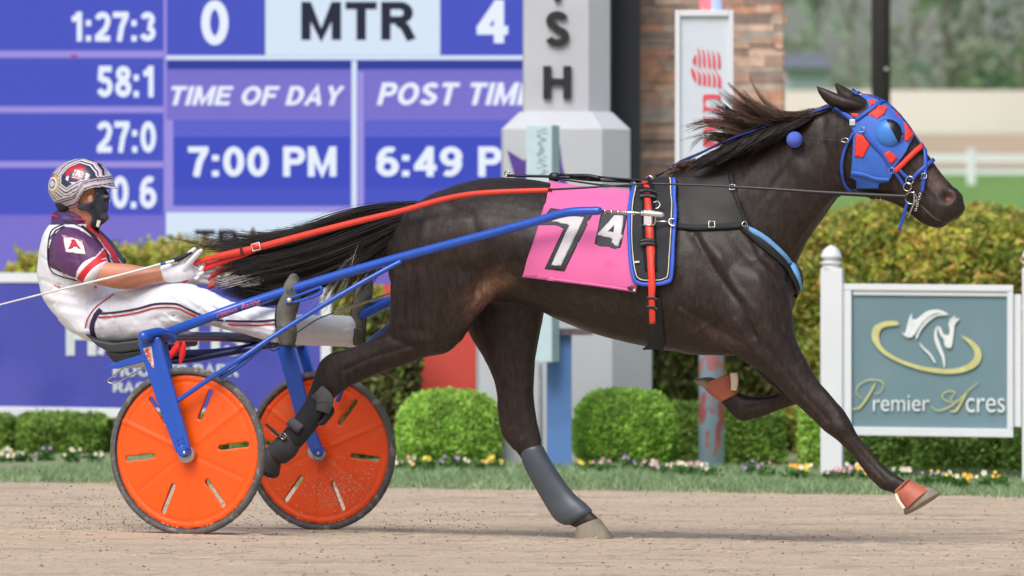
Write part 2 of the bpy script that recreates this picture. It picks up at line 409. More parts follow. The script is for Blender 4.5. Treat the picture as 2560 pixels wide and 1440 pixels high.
def zz(ox, oy, s): return lambda *p: [(ox + a / s, oy + b / s) for a, b in p]
def inpoly(x, y, lp):
    r = False
    for (x0, y0), (x1, y1) in zip(lp, lp[1:] + lp[:1]):
        if (y0 > y) != (y1 > y) and x < (x1 - x0) * (y - y0) / (y1 - y0) + x0: r = not r
    return r
def segd(x, y, pts):
    m = 1e9
    for a, b in zip(pts, pts[1:]):
        dx, dy = b[0] - a[0], b[1] - a[1]; L2 = dx * dx + dy * dy or 1
        t = max(0, min(1, ((x - a[0]) * dx + (y - a[1]) * dy) / L2)); m = min(m, math.hypot(x - a[0] - t * dx, y - a[1] - t * dy))
    return m
# ================================================================== SETTING
# ---- terrain: one sheet to the horizon; the infield rises to the far bend
def terr(Y):
    k = [(-200, -.13), (46, -.13), (70, 1.60), (92, 2.30), (100, 2.62), (121, 3.70), (127, 3.80), (400, 4.3), (5200, 6)]
    for (a, za), (b, zb) in zip(k, k[1:]):
        if Y <= b: return za + (zb - za) * (Y - a) / (b - a)
    return 6
def sheet(name, xs, ys, zf, mat, kind='structure', label=None):
    vs = [(x, y, zf(x, y)) for y in ys for x in xs]; nx = len(xs)
    fs = [(j * nx + i, j * nx + i + 1, (j + 1) * nx + i + 1, (j + 1) * nx + i) for j in range(len(ys) - 1) for i in range(nx - 1)]
    return tag(put(name, (vs, fs), mat), kind=kind)
grassM = M('infield_grass', S(114, 152, 74), rough=.9, var=.3, scale=3, bump=.02, bscale=30)
yy = [-200, 0, 20, 30, 36, 46, 50, 55, 60, 65, 70, 75, 80, 86, 92, 96, 100, 105, 110, 116, 121, 127, 140, 200, 400, 1500, 5200]
sheet('ground', [-3000, -400, -80, -30, -10, 0, 10, 30, 80, 400, 3000], yy, lambda x, y: terr(y), grassM)
farM = M('far_dirt', S(188, 166, 138), rough=.95, var=.1, scale=.6)
sheet('far_track', [-120, -40, 0, 40, 120], [101, 105, 110, 116, 121, 124], lambda x, y: terr(y) + .03, farM)
# ---- race track surface with banking, ruts and grain
def tn(u): return -.026 - .037 * math.erf(u / 1.1)
_rp = random.Random(77); PR = []
for _ in range(260):                    # hoof prints and scrapes
    PR.append((_rp.uniform(-4, 5), _rp.gauss(.2, 1.5), _rp.uniform(.035, .07), _rp.uniform(.006, .014), _rp.uniform(1.2, 2.4)))
PG = {}
for q in PR: PG.setdefault((int(q[0] // .5), int(q[1] // .5)), []).append(q)
def track_z(x, y):
    p = Vector((x - O_.x, y - O_.y, 0)); u = p.dot(NV); s = p.dot(TV)
    z = tn(u) + .006 * noise.noise(Vector((s * .8, u * 2.5, 0))) + .004 * noise.noise(Vector((s * 3, u * 9, 3))) + .003 * noise.noise(Vector((s * 9, u * 22, 7)))
    if -4 < u < 5.3 and -4 < s < 5:
        z += .0022 * math.sin(u * 2 * math.pi / .085 + 2 * noise.noise(Vector((s * .7, u, 1)))) * (1 if u > -.9 else .5)
        cs, cu = int(s // .5), int(u // .5)
        for i in (-1, 0, 1):
            for j in (-1, 0, 1):
                for (ps_, pu_, r, d, el) in PG.get((cs + i, cu + j), ()):
                    q = math.hypot((s - ps_) / el, u - pu_) / r
                    if q < 2.5: z += -d * math.exp(-q * q * 2) + d * .5 * math.exp(-((q - 1.25) / .35) ** 2)
    for c in (-HW, HW):
        if s < .05: z -= .013 * math.exp(-((u - c) / .035) ** 2)
        if s < .3: z += .006 * math.exp(-((abs(u - c) - .07) / .03) ** 2)
    return z
dirtM = M('track_dirt', S(198, 177, 152), rough=.95, var=.09, scale=2.2, bump=.012, bscale=70,
          spots=[(S(168, 149, 130), 5, .54, .16), (S(204, 190, 172), 22, .6, .1), (S(140, 122, 104), 45, .62, .06)], stretch=(.4, 1.3, 1))
GE = 5.45                               # grass edge, metres beyond the axle centre line (across the track)
def stz(name, s0, s1, u0, u1, ns, nu, zf, mat, kind='structure'):
    vs = []; fs = []
    for j in range(nu + 1):
        for i in range(ns + 1):
            p = O_ + TV * (s0 + (s1 - s0) * i / ns) + NV * (u0 + (u1 - u0) * j / nu); vs.append((p.x, p.y, zf(p.x, p.y, s0 + (s1 - s0) * i / ns, u0 + (u1 - u0) * j / nu)))
    fs = [(j * (ns + 1) + i, j * (ns + 1) + i + 1, (j + 1) * (ns + 1) + i + 1, (j + 1) * (ns + 1) + i) for j in range(nu) for i in range(ns)]
    return tag(put(name, (vs, fs), mat), kind=kind)
stz('race_track', -4.2, 5.2, -5, GE + .35, 420, 430, lambda x, y, s, u: track_z(x, y), dirtM)
stz('track_apron', -60, 60, -30, -5.0, 12, 6, lambda x, y, s, u: tn(-5) , dirtM)
for n_, a_, b_ in (('track_far_left', -60, -4.2), ('track_far_right', 5.2, 60)): stz(n_, a_, b_, -5, GE + .35, 30, 60, lambda x, y, s, u: tn(u), dirtM)
edgeM = M('grass_soil', S(138, 148, 108), rough=.95, var=.2, scale=12, bump=.01, bscale=60)
def edge_u(s): return GE + .10 * noise.noise(Vector((s * 1.3, 0, 5))) + .05 * noise.noise(Vector((s * 6, 0, 9)))
stz('grass_verge', -12, 14, GE, 22, 60, 10, lambda x, y, s, u: tn(u) + (.005 if u > GE + .1 else -.004), edgeM)

# ---- loose clods and thrown grit
def octa(mb, c, r, col=None):
    v = [Vector(c) + Vector(d) * r * random.uniform(.6, 1.2) for d in ((1, 0, 0), (-1, 0, 0), (0, 1, 0), (0, -1, 0), (0, 0, .7), (0, 0, -.7))]
    mb.add(v, [(0, 2, 4), (2, 1, 4), (1, 3, 4), (3, 0, 4), (2, 0, 5), (1, 2, 5), (3, 1, 5), (0, 3, 5)], col)
mb = MB(); rc = random.Random(3)
for _ in range(15000):
    s = rc.uniform(-3.2, 4.2); u = rc.uniform(-4.4, 5.3)
    p = O_ + TV * s + NV * u; r = rc.choice([.0018, .002, .0025, .003, .003, .0035, .004, .005, .008]) * rc.uniform(.8, 1.1)
    octa(mb, (p.x, p.y, track_z(p.x, p.y) + r * .2), r, rc.choice([S(182, 160, 140), S(160, 138, 118), S(208, 190, 170), S(196, 176, 156), S(134, 114, 98)]))
clodM = M('clods', vcol=True, rough=.95, var=.15)
tag(put('dirt_clods', mb, clodM, smooth=False), kind='stuff', label='loose crumbs of dirt on the racing surface', cat='dirt')
mb = MB()
for _ in range(1100):                    # grit thrown up behind both wheels and the boot
    w = rc.choice([-HW, -HW, HW, .1]); k = rc.random()
    s = -rc.uniform(.1, .75) if w < .05 or w == HW else .55 + rc.uniform(0, .5)
    z = rc.uniform(.0, .5) ** 1.3 * (abs(s) if w != .1 else .25)
    p = O_ + TV * s + NV * (w + rc.gauss(0, .06)); octa(mb, (p.x, p.y, track_z(p.x, p.y) + .01 + z), rc.choice([.0012, .0015, .002, .003, .0045]), rc.choice([S(110, 90, 74), S(190, 170, 150), S(60, 50, 42), S(84, 70, 58)]))
tag(put('flying_grit', mb, clodM, smooth=False), kind='stuff', label='grit thrown up behind the wheels', cat='dirt')

# ---- grass blades of the verge
mb = MB(); rg = random.Random(5); gv = []; gf = []; gc = []
cols = [S(140, 168, 120), S(124, 154, 104), S(160, 182, 138), S(108, 138, 88), S(172, 182, 148), S(146, 164, 124)]
for _ in range(62000):
    s = rg.uniform(-4.4, 5.2); u = edge_u(s) + rg.random() ** 1.15 * 3.3
    if rg.random() < .5 and noise.noise(Vector((s * 3, u * 3, 0))) < -.25: continue
    p = O_ + TV * s + NV * u; z = tn(u); h = rg.uniform(.018, .05) * min(1, .35 + (u - edge_u(s)) * 4); w = rg.uniform(.003, .006)
    a = rg.uniform(0, 6.28); lx, ly = rg.gauss(0, .5) * h, rg.gauss(0, .5) * h; i = len(gv); c = rg.choice(cols)
    gv += [(p.x - math.cos(a) * w, p.y - math.sin(a) * w, z), (p.x + math.cos(a) * w, p.y + math.sin(a) * w, z), (p.x + lx, p.y + ly, z + h)]
    gf.append((i, i + 1, i + 2)); gc += [c] * 3
bladeM = M('grass_blades', vcol=True, rough=.6, var=.25, scale=4, leaf=.4, gain=1.2)
tag(put('grass', (gv, gf), bladeM, cols=gc, smooth=False), kind='stuff', label='mown grass strip along the edge of the dirt track', cat='grass')

# ---- foliage helper: clumps of small leaves through a volume
def leaves(pts, size, cols, rnd, aspect=1.7, up=.3):
    v = []; f = []; c = []
    for p in pts:
        n = Vector((rnd.gauss(0, 1), rnd.gauss(0, 1), rnd.gauss(0, 1) + up)).normalized()
        a = n.orthogonal().normalized(); a = (Matrix.Rotation(rnd.uniform(0, 6.28), 3, n) @ a); b = n.cross(a)
        s = size * rnd.uniform(.6, 1.35); i = len(v); p = Vector(p)
        v += [p - a * s * aspect * .5, p + b * s * .5, p + a * s * aspect * .5, p - b * s * .5]; f.append((i, i + 1, i + 2, i + 3))
        c += [rnd.choice(cols)] * 4
    return v, f, c
leafM = M('foliage', vcol=True, rough=.55, var=.22, scale=7, spec=.3, leaf=.45, gain=1.47)
woodP = M('hazed_bark', S(140, 136, 126), rough=.9)  # far trunks paled too, haze mixed into the bark colour
woodM = M('bark', S(84, 70, 58), rough=.9, var=.3, scale=12, bump=.01, bscale=40)
coreM = M('inner_foliage', S(98, 118, 56), rough=.9, var=.4, scale=9, bump=.03, bscale=12)
def bush(name, label, ce, rad, cols, seed, n=5000, size=.02, aspect=1.7, up=.3, group=None, boxy=2.6, lump=.07, lscale=5, thick=.05, cat='bush', core=.9, tips=None):
    rnd = random.Random(seed); ce = Vector(ce); pts = []; cl = []
    def surf(d, j=0):
        k = (abs(d.x) ** boxy + abs(d.y) ** boxy + abs(d.z) ** boxy) ** (-1 / boxy)
        q = Vector((d.x * k * rad[0], d.y * k * rad[1], d.z * k * rad[2]))
        l = 1 + lump * (noise.noise((ce + q) * lscale) * 1.3 + .6 * noise.noise((ce + q) * lscale * 2.7))
        return ce + q * l
    vs = []; cc = []
    fr = []
    while len(fr) < n:
        d = Vector((rnd.gauss(0, 1), rnd.gauss(0, 1), rnd.gauss(0, 1)))
        if d.length < .01: continue
        d.normalize()
        if d.y > .55 : continue
        if d.z < -.85 and boxy > 2: continue
        p = surf(d) - d * rnd.random() ** 2 * thick + d * rnd.gauss(0, thick * .15)
        if p.z < -.1: continue
        fr.append(p)
    v, f, c = leaves(fr, size, cols, rnd, aspect, up)
    if tips:
        tc, tz = tips; c2 = []
        for i in range(0, len(c), 4):
            g = noise.noise(v[i] * 9) + .25 * (v[i].z - ce.z) / rad[2]; c2 += [rnd.choice(tc) if g > tz and rnd.random() < .75 else c[i]] * 4
        c = c2
    root = thing(name, label, cat, (ce.x, ce.y, -.08), group)
    put('leaves', (v, f), leafM, root, smooth=False, cols=c)
    mb = MB(); sg = 28; rows = 14
    vv = []
    for i in range(1, rows):
        a = math.pi * i / rows
        for j in range(sg):
            w = 2 * math.pi * j / sg; d = Vector((math.sin(a) * math.cos(w), math.sin(a) * math.sin(w), math.cos(a)))
            q = ce + (surf(d) - ce) * core; q.z = max(q.z, -.1); vv.append(q)
    ff = [(i * sg + j, i * sg + (j + 1) % sg, (i + 1) * sg + (j + 1) % sg, (i + 1) * sg + j) for i in range(rows - 2) for j in range(sg)]
    ff += [tuple(range(sg - 1, -1, -1)), tuple(range(len(vv) - sg, len(vv)))]
    put('branches', (vv, ff), coreM, root)
    return root
def pxb(x0, x1, yt, yb, Y):              # centre and half sizes of something spanning these pixels
    a = P3(x0, yt, Y); b = P3(x1, yb, Y); return ((a.x + b.x) / 2, Y, (a.z + b.z) / 2), (b.x - a.x) / 2, (a.z - b.z) / 2
BOX = [S(146, 180, 80), S(164, 196, 92), S(128, 164, 70), S(112, 146, 62), S(178, 204, 110)]
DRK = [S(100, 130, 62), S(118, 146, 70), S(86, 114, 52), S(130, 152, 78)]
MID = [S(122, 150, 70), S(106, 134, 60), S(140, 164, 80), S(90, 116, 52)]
GOLD = [S(146, 158, 72), S(124, 142, 64), S(164, 168, 82), S(100, 118, 56), S(132, 132, 68), S(152, 146, 80)]
GTIP = [S(190, 190, 92), S(196, 182, 94), S(174, 186, 86), S(200, 164, 104)]
BRN = [S(96, 102, 58), S(82, 84, 50), S(116, 112, 70), S(70, 74, 44), S(104, 94, 62)]
def bx(name, label, x0, x1, yt, yb, Y, cols, seed, ry=None, **k):
    ce, rx, rz = pxb(x0, x1, yt, yb, Y); ry = ry or rx
    return bush(name, label, (ce[0], Y + ry, ce[2]), (rx, ry, rz), cols, seed, **k)
bx('boxwood_bush', 'round clipped bright green bush in front of the red board', 990, 1254, 978, 1190, 33.6, BOX, 11, n=13000, size=.015, boxy=2.7, group='clipped bushes along the verge', lump=.05, lscale=11, core=.93, thick=.035)
bx('boxwood_bush', 'round clipped green bush between the blue post and the peeling pink post', 1434, 1694, 976, 1190, 33.4, BOX[:4] + [BOX[2]], 12, n=13000, size=.015, boxy=2.7, group='clipped bushes along the verge', lump=.05, lscale=11, core=.93, thick=.035)
bx('boxwood_bush', 'low green bush just left of the peeling pink post', 1640, 1775, 1012, 1195, 34.2, MID, 13, n=4500, size=.018, boxy=5, group='clipped bushes along the verge', lump=.05)
bx('boxwood_bush', 'low square green bush just right of the peeling pink post', 1800, 1965, 1010, 1200, 33.6, MID + BOX[:1], 14, n=5500, size=.018, boxy=5, group='clipped bushes along the verge', lump=.05)
bx('boxwood_bush', 'bright green bush touching the left post of the white framed sign', 2005, 2090, 1015, 1205, 33.0, BOX, 15, ry=.25, n=4000, size=.018, boxy=5, group='clipped bushes along the verge', lump=.05)
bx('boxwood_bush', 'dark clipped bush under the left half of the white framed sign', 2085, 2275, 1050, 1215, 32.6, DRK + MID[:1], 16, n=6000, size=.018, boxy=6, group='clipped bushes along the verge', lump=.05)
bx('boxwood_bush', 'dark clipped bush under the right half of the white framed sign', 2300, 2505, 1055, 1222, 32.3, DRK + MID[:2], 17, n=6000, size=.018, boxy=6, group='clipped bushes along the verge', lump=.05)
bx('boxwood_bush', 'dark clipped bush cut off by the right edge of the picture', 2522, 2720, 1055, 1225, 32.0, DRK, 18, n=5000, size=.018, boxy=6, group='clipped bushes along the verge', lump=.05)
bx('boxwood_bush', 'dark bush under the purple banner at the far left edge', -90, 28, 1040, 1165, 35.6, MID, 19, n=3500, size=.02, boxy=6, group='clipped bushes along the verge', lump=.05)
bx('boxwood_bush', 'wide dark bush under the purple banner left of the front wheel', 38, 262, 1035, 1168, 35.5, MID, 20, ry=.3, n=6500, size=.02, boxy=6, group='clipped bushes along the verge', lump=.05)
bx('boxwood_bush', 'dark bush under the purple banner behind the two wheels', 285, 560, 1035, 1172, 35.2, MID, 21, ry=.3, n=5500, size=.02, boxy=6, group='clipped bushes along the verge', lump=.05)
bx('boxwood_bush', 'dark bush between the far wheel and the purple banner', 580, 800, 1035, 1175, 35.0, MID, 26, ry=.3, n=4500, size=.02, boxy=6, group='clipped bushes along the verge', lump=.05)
# tall hedges
bx('hedge', 'tall golden green hedge behind the purple banner', 22, 1010, 624, 1150, 37.6, GOLD, 22, ry=.45, n=40000, size=.025, aspect=2.6, boxy=5, lump=.12, lscale=3.4, thick=.16, cat='hedge', core=.86, tips=(GTIP, .12))
bx('hedge', 'tall golden green hedge behind the white framed sign', 1972, 2640, 530, 1230, 35.2, GOLD, 23, ry=.6, n=66000, size=.024, aspect=2.6, boxy=3.6, lump=.10, lscale=4.2, thick=.16, cat='hedge', core=.86, tips=(GTIP, .12))
bx('shrub', 'brownish shrub beside the red board', 850, 1040, 768, 1180, 34.4, BRN + MID[:1], 24, ry=.3, n=12000, size=.035, boxy=3.5, lump=.08, thick=.1, cat='shrub', core=.84)
bx('shrub', 'dark brownish hedge behind the peeling pink post under the horse', 1560, 2060, 700, 1190, 36.0, BRN + MID[1:2], 25, ry=.35, n=17000, size=.036, boxy=5, lump=.1, lscale=3, thick=.12, cat='hedge', core=.84)

# ---- pansies along the verge
petals = {'white': S(236, 236, 240), 'blue': S(70, 66, 200), 'yellow': S(232, 214, 90), 'lilac': S(196, 150, 206), 'purple': S(150, 84, 160), 'orange': S(240, 170, 50), 'peach': S(236, 190, 150)}
petM = M('petal', vcol=True, rough=.6, var=.08)
def pansy(x, y, cols_, label, w=46, seed=0):
    rnd = random.Random(seed + 100); Y = (1.16 + .063) * FPX / (y + 14 - HZ); base = P3(x, y + 14, Y); base.z = tn(5)
    root = thing('pansy_plant', label, 'flowers', base, 'pansies planted along the grass verge')
    sp = w / FPX * Y * .5
    pts = [base + Vector((rnd.gauss(0, sp * .5), rnd.gauss(0, .04), rnd.uniform(.01, .055))) for _ in range(70)]
    v, f, c = leaves(pts, .022, [S(70, 104, 48), S(88, 124, 60), S(56, 88, 40)], rnd); put('leaves', (v, f), leafM, root, smooth=False, cols=c)
    for k in range(rnd.randint(3, 6)):
        mb = MB(); ce = base + Vector((rnd.uniform(-sp, sp), rnd.uniform(-.06, .02), rnd.uniform(.045, .085))); col = petals[rnd.choice(cols_)]
        fa = Vector((rnd.gauss(0, .5), -1, rnd.uniform(.1, .8))).normalized(); a = fa.orthogonal().normalized(); b = fa.cross(a)
        vs = [ce]; R_ = rnd.uniform(.010, .017)
        for j in range(20): 
            w_ = 2 * math.pi * j / 20; vs.append(ce + (a * math.cos(w_) + b * math.sin(w_)) * R_ * (.72 + .34 * abs(math.sin(w_ * 2.5))) + fa * .004)
        cc = [S(240, 200, 60)] + [col] * 20
        mb.add(vs, [(0, 1 + j, 1 + (j + 1) % 20) for j in range(20)], cc); put('blossom', mb, petM, root, smooth=False)
FL = [(15, 1143, ['white'], 'white pansies at the left edge, first in the row'), (52, 1143, ['white', 'yellow'], 'white and pale yellow pansies left of the blue ones'),
      (112, 1140, ['blue'], 'deep blue pansies under the purple banner'), (180, 1144, ['white'], 'white pansies just right of the blue ones under the banner'),
      (236, 1146, ['white'], 'white pansies touching the front wheel'), (1004, 1164, ['white'], 'white pansies left of the round bush, by the far wheel'),
      (1042, 1166, ['white', 'peach'], 'white and peach pansies at the left foot of the round bush'), (1080, 1166, ['yellow'], 'yellow pansies in front of the round bush'),
      (1122, 1162, ['blue'], 'blue pansies in front of the round bush'), (1162, 1166, ['white'], 'white pansies right of the blue ones before the round bush'),
      (1200, 1164, ['peach', 'yellow'], 'peach pansies at the right foot of the round bush'), (1240, 1162, ['yellow'], 'yellow pansies left of the planted hind leg'),
      (1468, 1168, ['yellow', 'lilac'], 'pale yellow pansies right of the blue post'), (1512, 1170, ['lilac', 'white'], 'lilac pansies in front of the second round bush'),
      (1572, 1160, ['blue'], 'tall blue pansies in front of the second round bush'), (1606, 1168, ['blue', 'lilac'], 'blue and lilac pansies right of the tall blue ones'),
      (1650, 1174, ['lilac', 'white'], 'lilac pansies at the right foot of the second round bush'), (1700, 1178, ['white'], 'white pansies left of the peeling pink post'),
      (1730, 1180, ['lilac'], 'lilac pansies touching the peeling pink post'), (1772, 1184, ['white'], 'white pansies at the foot of the peeling pink post'),
      (1882, 1176, ['blue'], 'blue pansies under the folded foreleg'), (1918, 1182, ['blue', 'purple'], 'blue and purple pansies right of the blue ones under the foreleg'),
      (1978, 1186, ['orange'], 'orange pansies left of the white sign post'), (2010, 1188, ['yellow', 'white'], 'yellow and white pansies beside the white sign post'),
      (2078, 1190, ['lilac'], 'lilac pansies at the foot of the white sign post'), (2112, 1192, ['purple', 'lilac'], 'purple pansies right of the white sign post'),
      (2138, 1184, ['white'], 'tall white pansies right of the purple ones'), (2166, 1192, ['orange'], 'orange pansies behind the extended foreleg'),
      (2250, 1186, ['white'], 'white pansies above the orange hoof boot'), (2318, 1204, ['blue', 'lilac'], 'blue and lilac pansies right of the orange hoof boot'),
      (2346, 1200, ['blue', 'yellow'], 'blue and yellow pansies under the sign'), (2378, 1206, ['white', 'yellow'], 'white and yellow pansies under the right half of the sign'),
      (2402, 1212, ['orange'], 'small orange pansies under the right half of the sign'), (2464, 1208, ['orange', 'white'], 'orange and white pansies near the right edge'),
      (2500, 1206, ['orange', 'yellow'], 'orange and yellow pansies nearest the right edge')]
for i, (x, y, c_, l_) in enumerate(FL): pansy(x, y, c_, l_, seed=i)

darkM = M('dark_post_paint', S(52, 44, 46), rough=.6, var=.1)
# ---- video board
BY = 39.0
board = thing('video_board', 'big purple and blue electronic results board showing times and MTR', 'scoreboard', P3(700, 640, BY))
def pan(name, x0, y0, x1, y1, Y, mat, parent, d=.004, solid=False):
    mb = MB(); mb.hexa([P3(x0, y1, Y), P3(x1, y1, Y), P3(x1, y0, Y), P3(x0, y0, Y)], (0, .003 if not solid else d, 0)); return put(name, mb, mat, parent, smooth=False)
blueA = lit('led_blue', 70, 82, 192, .10, 22); purA = lit('led_violet', 121, 112, 203, .08, 22); purB = lit('led_lilac', 156, 144, 222, .05, 22)
whA = lit('led_white', 214, 230, 246, .03, 22); whL = lit('led_letters', 232, 240, 254, .02); navA = lit('led_navy', 40, 56, 150, .08); blkL = lit('led_black', 28, 34, 48, .1)
blueB = lit('led_blue_deep', 60, 74, 190, .09, 22); blueC = lit('led_blue_pale', 92, 96, 202, .09, 22); redL = lit('led_red', 170, 40, 110)
casM = M('board_casing', (.02, .02, .025), rough=.5)
mb = MB(); a = P3(-560, -1500, BY); b = P3(1530, 1100, BY); mb.box((a.x, BY + .03, b.z), (b.x, BY + .9, a.z)); put('casing', mb, casM, board, smooth=False)
pan('screen', -560, -1480, 1520, 1000, BY + .02, purA, board)
Yb = BY
for (x0, y0, x1, y1, m_, n_) in [(-560, -120, 408, 125, blueA, 'cell'), (-560, 146, 408, 264, blueA, 'cell'), (-560, 284, 408, 402, blueA, 'cell'), (-560, 420, 408, 537, blueA, 'cell'),
        (418, -110, 661, 137, blueA, 'cell'), (663, -110, 1100, 138, whA, 'cell'), (1102, -110, 1340, 137, blueA, 'cell'),
        (416, 138, 1520, 151, purB, 'divider'), (418, 151, 1520, 173, navA, 'divider'), (-560, 128, 408, 143, purB, 'divider'), (-560, 267, 408, 281, purB, 'divider'), (-560, 404, 408, 418, purB, 'divider'),
        (434, 300, 876, 342, blueC, 'cell'), (434, 342, 876, 470, blueB, 'cell'), (434, 470, 876, 514, blueA, 'cell'), (911, 300, 1520, 342, blueC, 'cell'), (911, 342, 1520, 470, blueB, 'cell'), (911, 470, 1520, 514, blueA, 'cell'),
        (410, -120, 416, 530, purB, 'divider'), (416, 300, 432, 516, purB, 'divider'), (895, 180, 909, 516, purB, 'divider'), (415, 516, 1520, 530, purB, 'divider'), (415, 531, 1520, 760, whA, 'cell')]:
    pan(n_, x0, y0, x1, y1, Yb, m_, board)
pan('divider', 879, 152, 892, 530, Yb - .004, whA, board)
pan('divider', 660, -110, 663, 138, Yb - .004, navA, board)
pan('divider', 416, 139, 1520, 149, Yb - .004, whA, board)
pan('stuck_pixel', 178, 137, 192, 143, Yb - .004, redL, board)
pl = lambda x, y: P3(x, y, Yb - .012)
for s, bxs, m_, bo, sh in [('1:27:3', (178, 28, 389, 105), whL, .035, 0), ('58:1', (243, 163, 384, 243), whL, .035, 0), ('27:0', (242, 303, 390, 383), whL, .035, 0), ('30.6', (232, 440, 391, 521), whL, .035, 0),
        ('0', (503, 0, 571, 113), whL, .045, 0), ('MTR', (753, 4, 1040, 106), blkL, .03, 0), ('4', (1190, 0, 1270, 108), whL, .045, 0),
        ('TIME OF DAY', (428, 208, 862, 266), whL, .018, .22), ('POST TIME', (942, 206, 1345, 266), whL, .018, .22),
        ('7:00 PM', (470, 366, 841, 446), whL, .035, 0), ('6:49 PM', (941, 366, 1338, 446), whL, .035, 0), ('TRACK', (487, 565, 790, 640), blkL, .03, 0)]:
    text_px('lettering', s, bxs, pl, m_, board, bold=bo, shear=sh, depth=.002)

# ---- finish pylon
concM = M('pale_panel', S(196, 198, 204), rough=.65, var=.05, scale=3, bump=.001, bscale=90, spots=[(S(176, 176, 176), 2.5, .58, .25)])
pyl = thing('finish_pylon', 'pale grey finish line pylon with black letters S and H', 'pylon', P3(1412, 1165, 34.2))
YP = 34.0
def prism(name, x0, x1, yt, yb, Y, ch, mat, topin=0, slope=0):
    """chamfered column turned a little: front face plus a right chamfer"""
    a0, a1 = P3(x0, yb, Y), P3(x1, yb, Y); zt = P3(x0, yt, Y).z; zb = P3(x0, yb, Y).z; w = a1.x - a0.x; c = ch
    ring = [(a0.x, Y + w * .12), (a0.x + w * .02, Y), (a1.x - c, Y), (a1.x, Y + c * .8), (a1.x, Y + w * .8), (a1.x - c, Y + w), (a0.x + c, Y + w), (a0.x, Y + w * .8)]
    mb = MB(); n = len(ring); cx = (a0.x + a1.x) / 2; cy = Y + w / 2
    vs = [(x, y, zb) for x, y in ring] + [(x, y, zt) for x, y in ring]; fs = [(i, (i + 1) % n, (i + 1) % n + n, i + n) for i in range(n)] + [tuple(range(n - 1, -1, -1))]
    if slope:
        zs = zt + slope; vs += [(cx + (x - cx) * topin, cy + (y - cy) * topin, zs) for x, y in ring]
        fs += [(i + n, (i + 1) % n + n, (i + 1) % n + 2 * n, i + 2 * n) for i in range(n)] + [tuple(range(2 * n, 3 * n))]
    else: fs += [tuple(range(n, 2 * n))]
    mb.add(vs, fs); return put(name, mb, mat, pyl, smooth=False, bevel=.004)
prism('shaft', 1307, 1526, -900, 300, YP + .25, .13, concM)
prism('pedestal', 1253, 1577, 322, 760, YP + .12, .17, concM, topin=.72, slope=.104)
prism('plinth', 1190, 1632, 790, 1190, YP, .24, concM, topin=.75, slope=.08)
blkM = M('black_letter', (.018, .02, .024), rough=.5)
ps = lambda x, y: P3(x, y, YP + .235)
text_px('letter', 'S', (1365, 28, 1423, 116), ps, blkM, pyl, bold=.02, depth=.02)
text_px('letter', 'H', (1358, 165, 1428, 247), ps, blkM, pyl, bold=.03, depth=.02)
text_px('letter', 'I', (1386, -85, 1402, 3), ps, blkM, pyl, bold=.03, depth=.02)
starM = M('purple_vinyl', S(92, 62, 150), rough=.5)
sv = []
for i in range(10):
    w = math.pi / 2 + i * math.pi / 5 + .12; r = 92 if i % 2 == 0 else 36; sv.append((1342 + r * math.cos(w), 440 - r * math.sin(w) * 1.0))
sv = [(1268, 376), (1310, 402), (1345, 372), (1398, 358), (1404, 410), (1420, 470), (1372, 478), (1340, 520), (1318, 474), (1290, 452)]
q, f = cdt([sv], 30); put('star_emblem', ([P3(x, y, YP + .112) for x, y in q], f), starM, pyl, smooth=False, solid=.004)

# ---- timing post with pale box
bpM = M('blue_paint', S(94, 132, 190), rough=.6, var=.12, scale=5, spots=[(S(128, 160, 204), 4, .58, .1), (S(150, 176, 206), 9, .66, .08)])
cyM = M('pale_box', S(196, 220, 226), rough=.5, var=.04, spots=[(S(150, 176, 178), 5, .66, .1)])
tp = thing('equipment_post', 'blue square post carrying a tall pale box in front of the pylon', 'post', P3(1398, 1175, 33.2))
mb = MB(); mb.hexa([P3(1367, 1178, 33.2), P3(1429, 1178, 33.2), P3(1429, 838, 33.2), P3(1367, 838, 33.2)], (0, .14, 0)); put('post', mb, bpM, tp, smooth=False, bevel=.004)
mb = MB(); mb.hexa([P3(1360, 838, 33.15), P3(1482, 838, 33.15), P3(1482, 822, 33.15), P3(1360, 822, 33.15)], (0, .22, 0)); put('bracket', mb, M('rusty_plate', S(106, 92, 96), rough=.7, var=.3), tp, smooth=False)
mb = MB(); mb.hexa([P3(1315, 906, 33.0), P3(1380, 906, 33.0), P3(1380, 312, 33.0), P3(1315, 312, 33.0)], (.045, .12, 0)); put('box', mb, cyM, tp, smooth=False, bevel=.005)
mb = MB()
for k in range(26):
    rr = random.Random(k); x = rr.uniform(1338, 1358); y = 322 + k * 4.6; mb.hexa([P3(x, y + 3, 32.998), P3(x + rr.uniform(5, 16), y + 3, 32.998), P3(x + rr.uniform(5, 16), y, 32.998), P3(x, y, 32.998)], (0, .001, 0))
put('faded_print', mb, M('faded_ink', S(150, 168, 170), rough=.8), tp, smooth=False)
mb = MB(); mb.tube([P3(1350, 910, 33.3), P3(1352, 1180, 33.3)], .012, 10); put('conduit', mb, M('grey_pipe', S(150, 152, 150), rough=.6), tp)

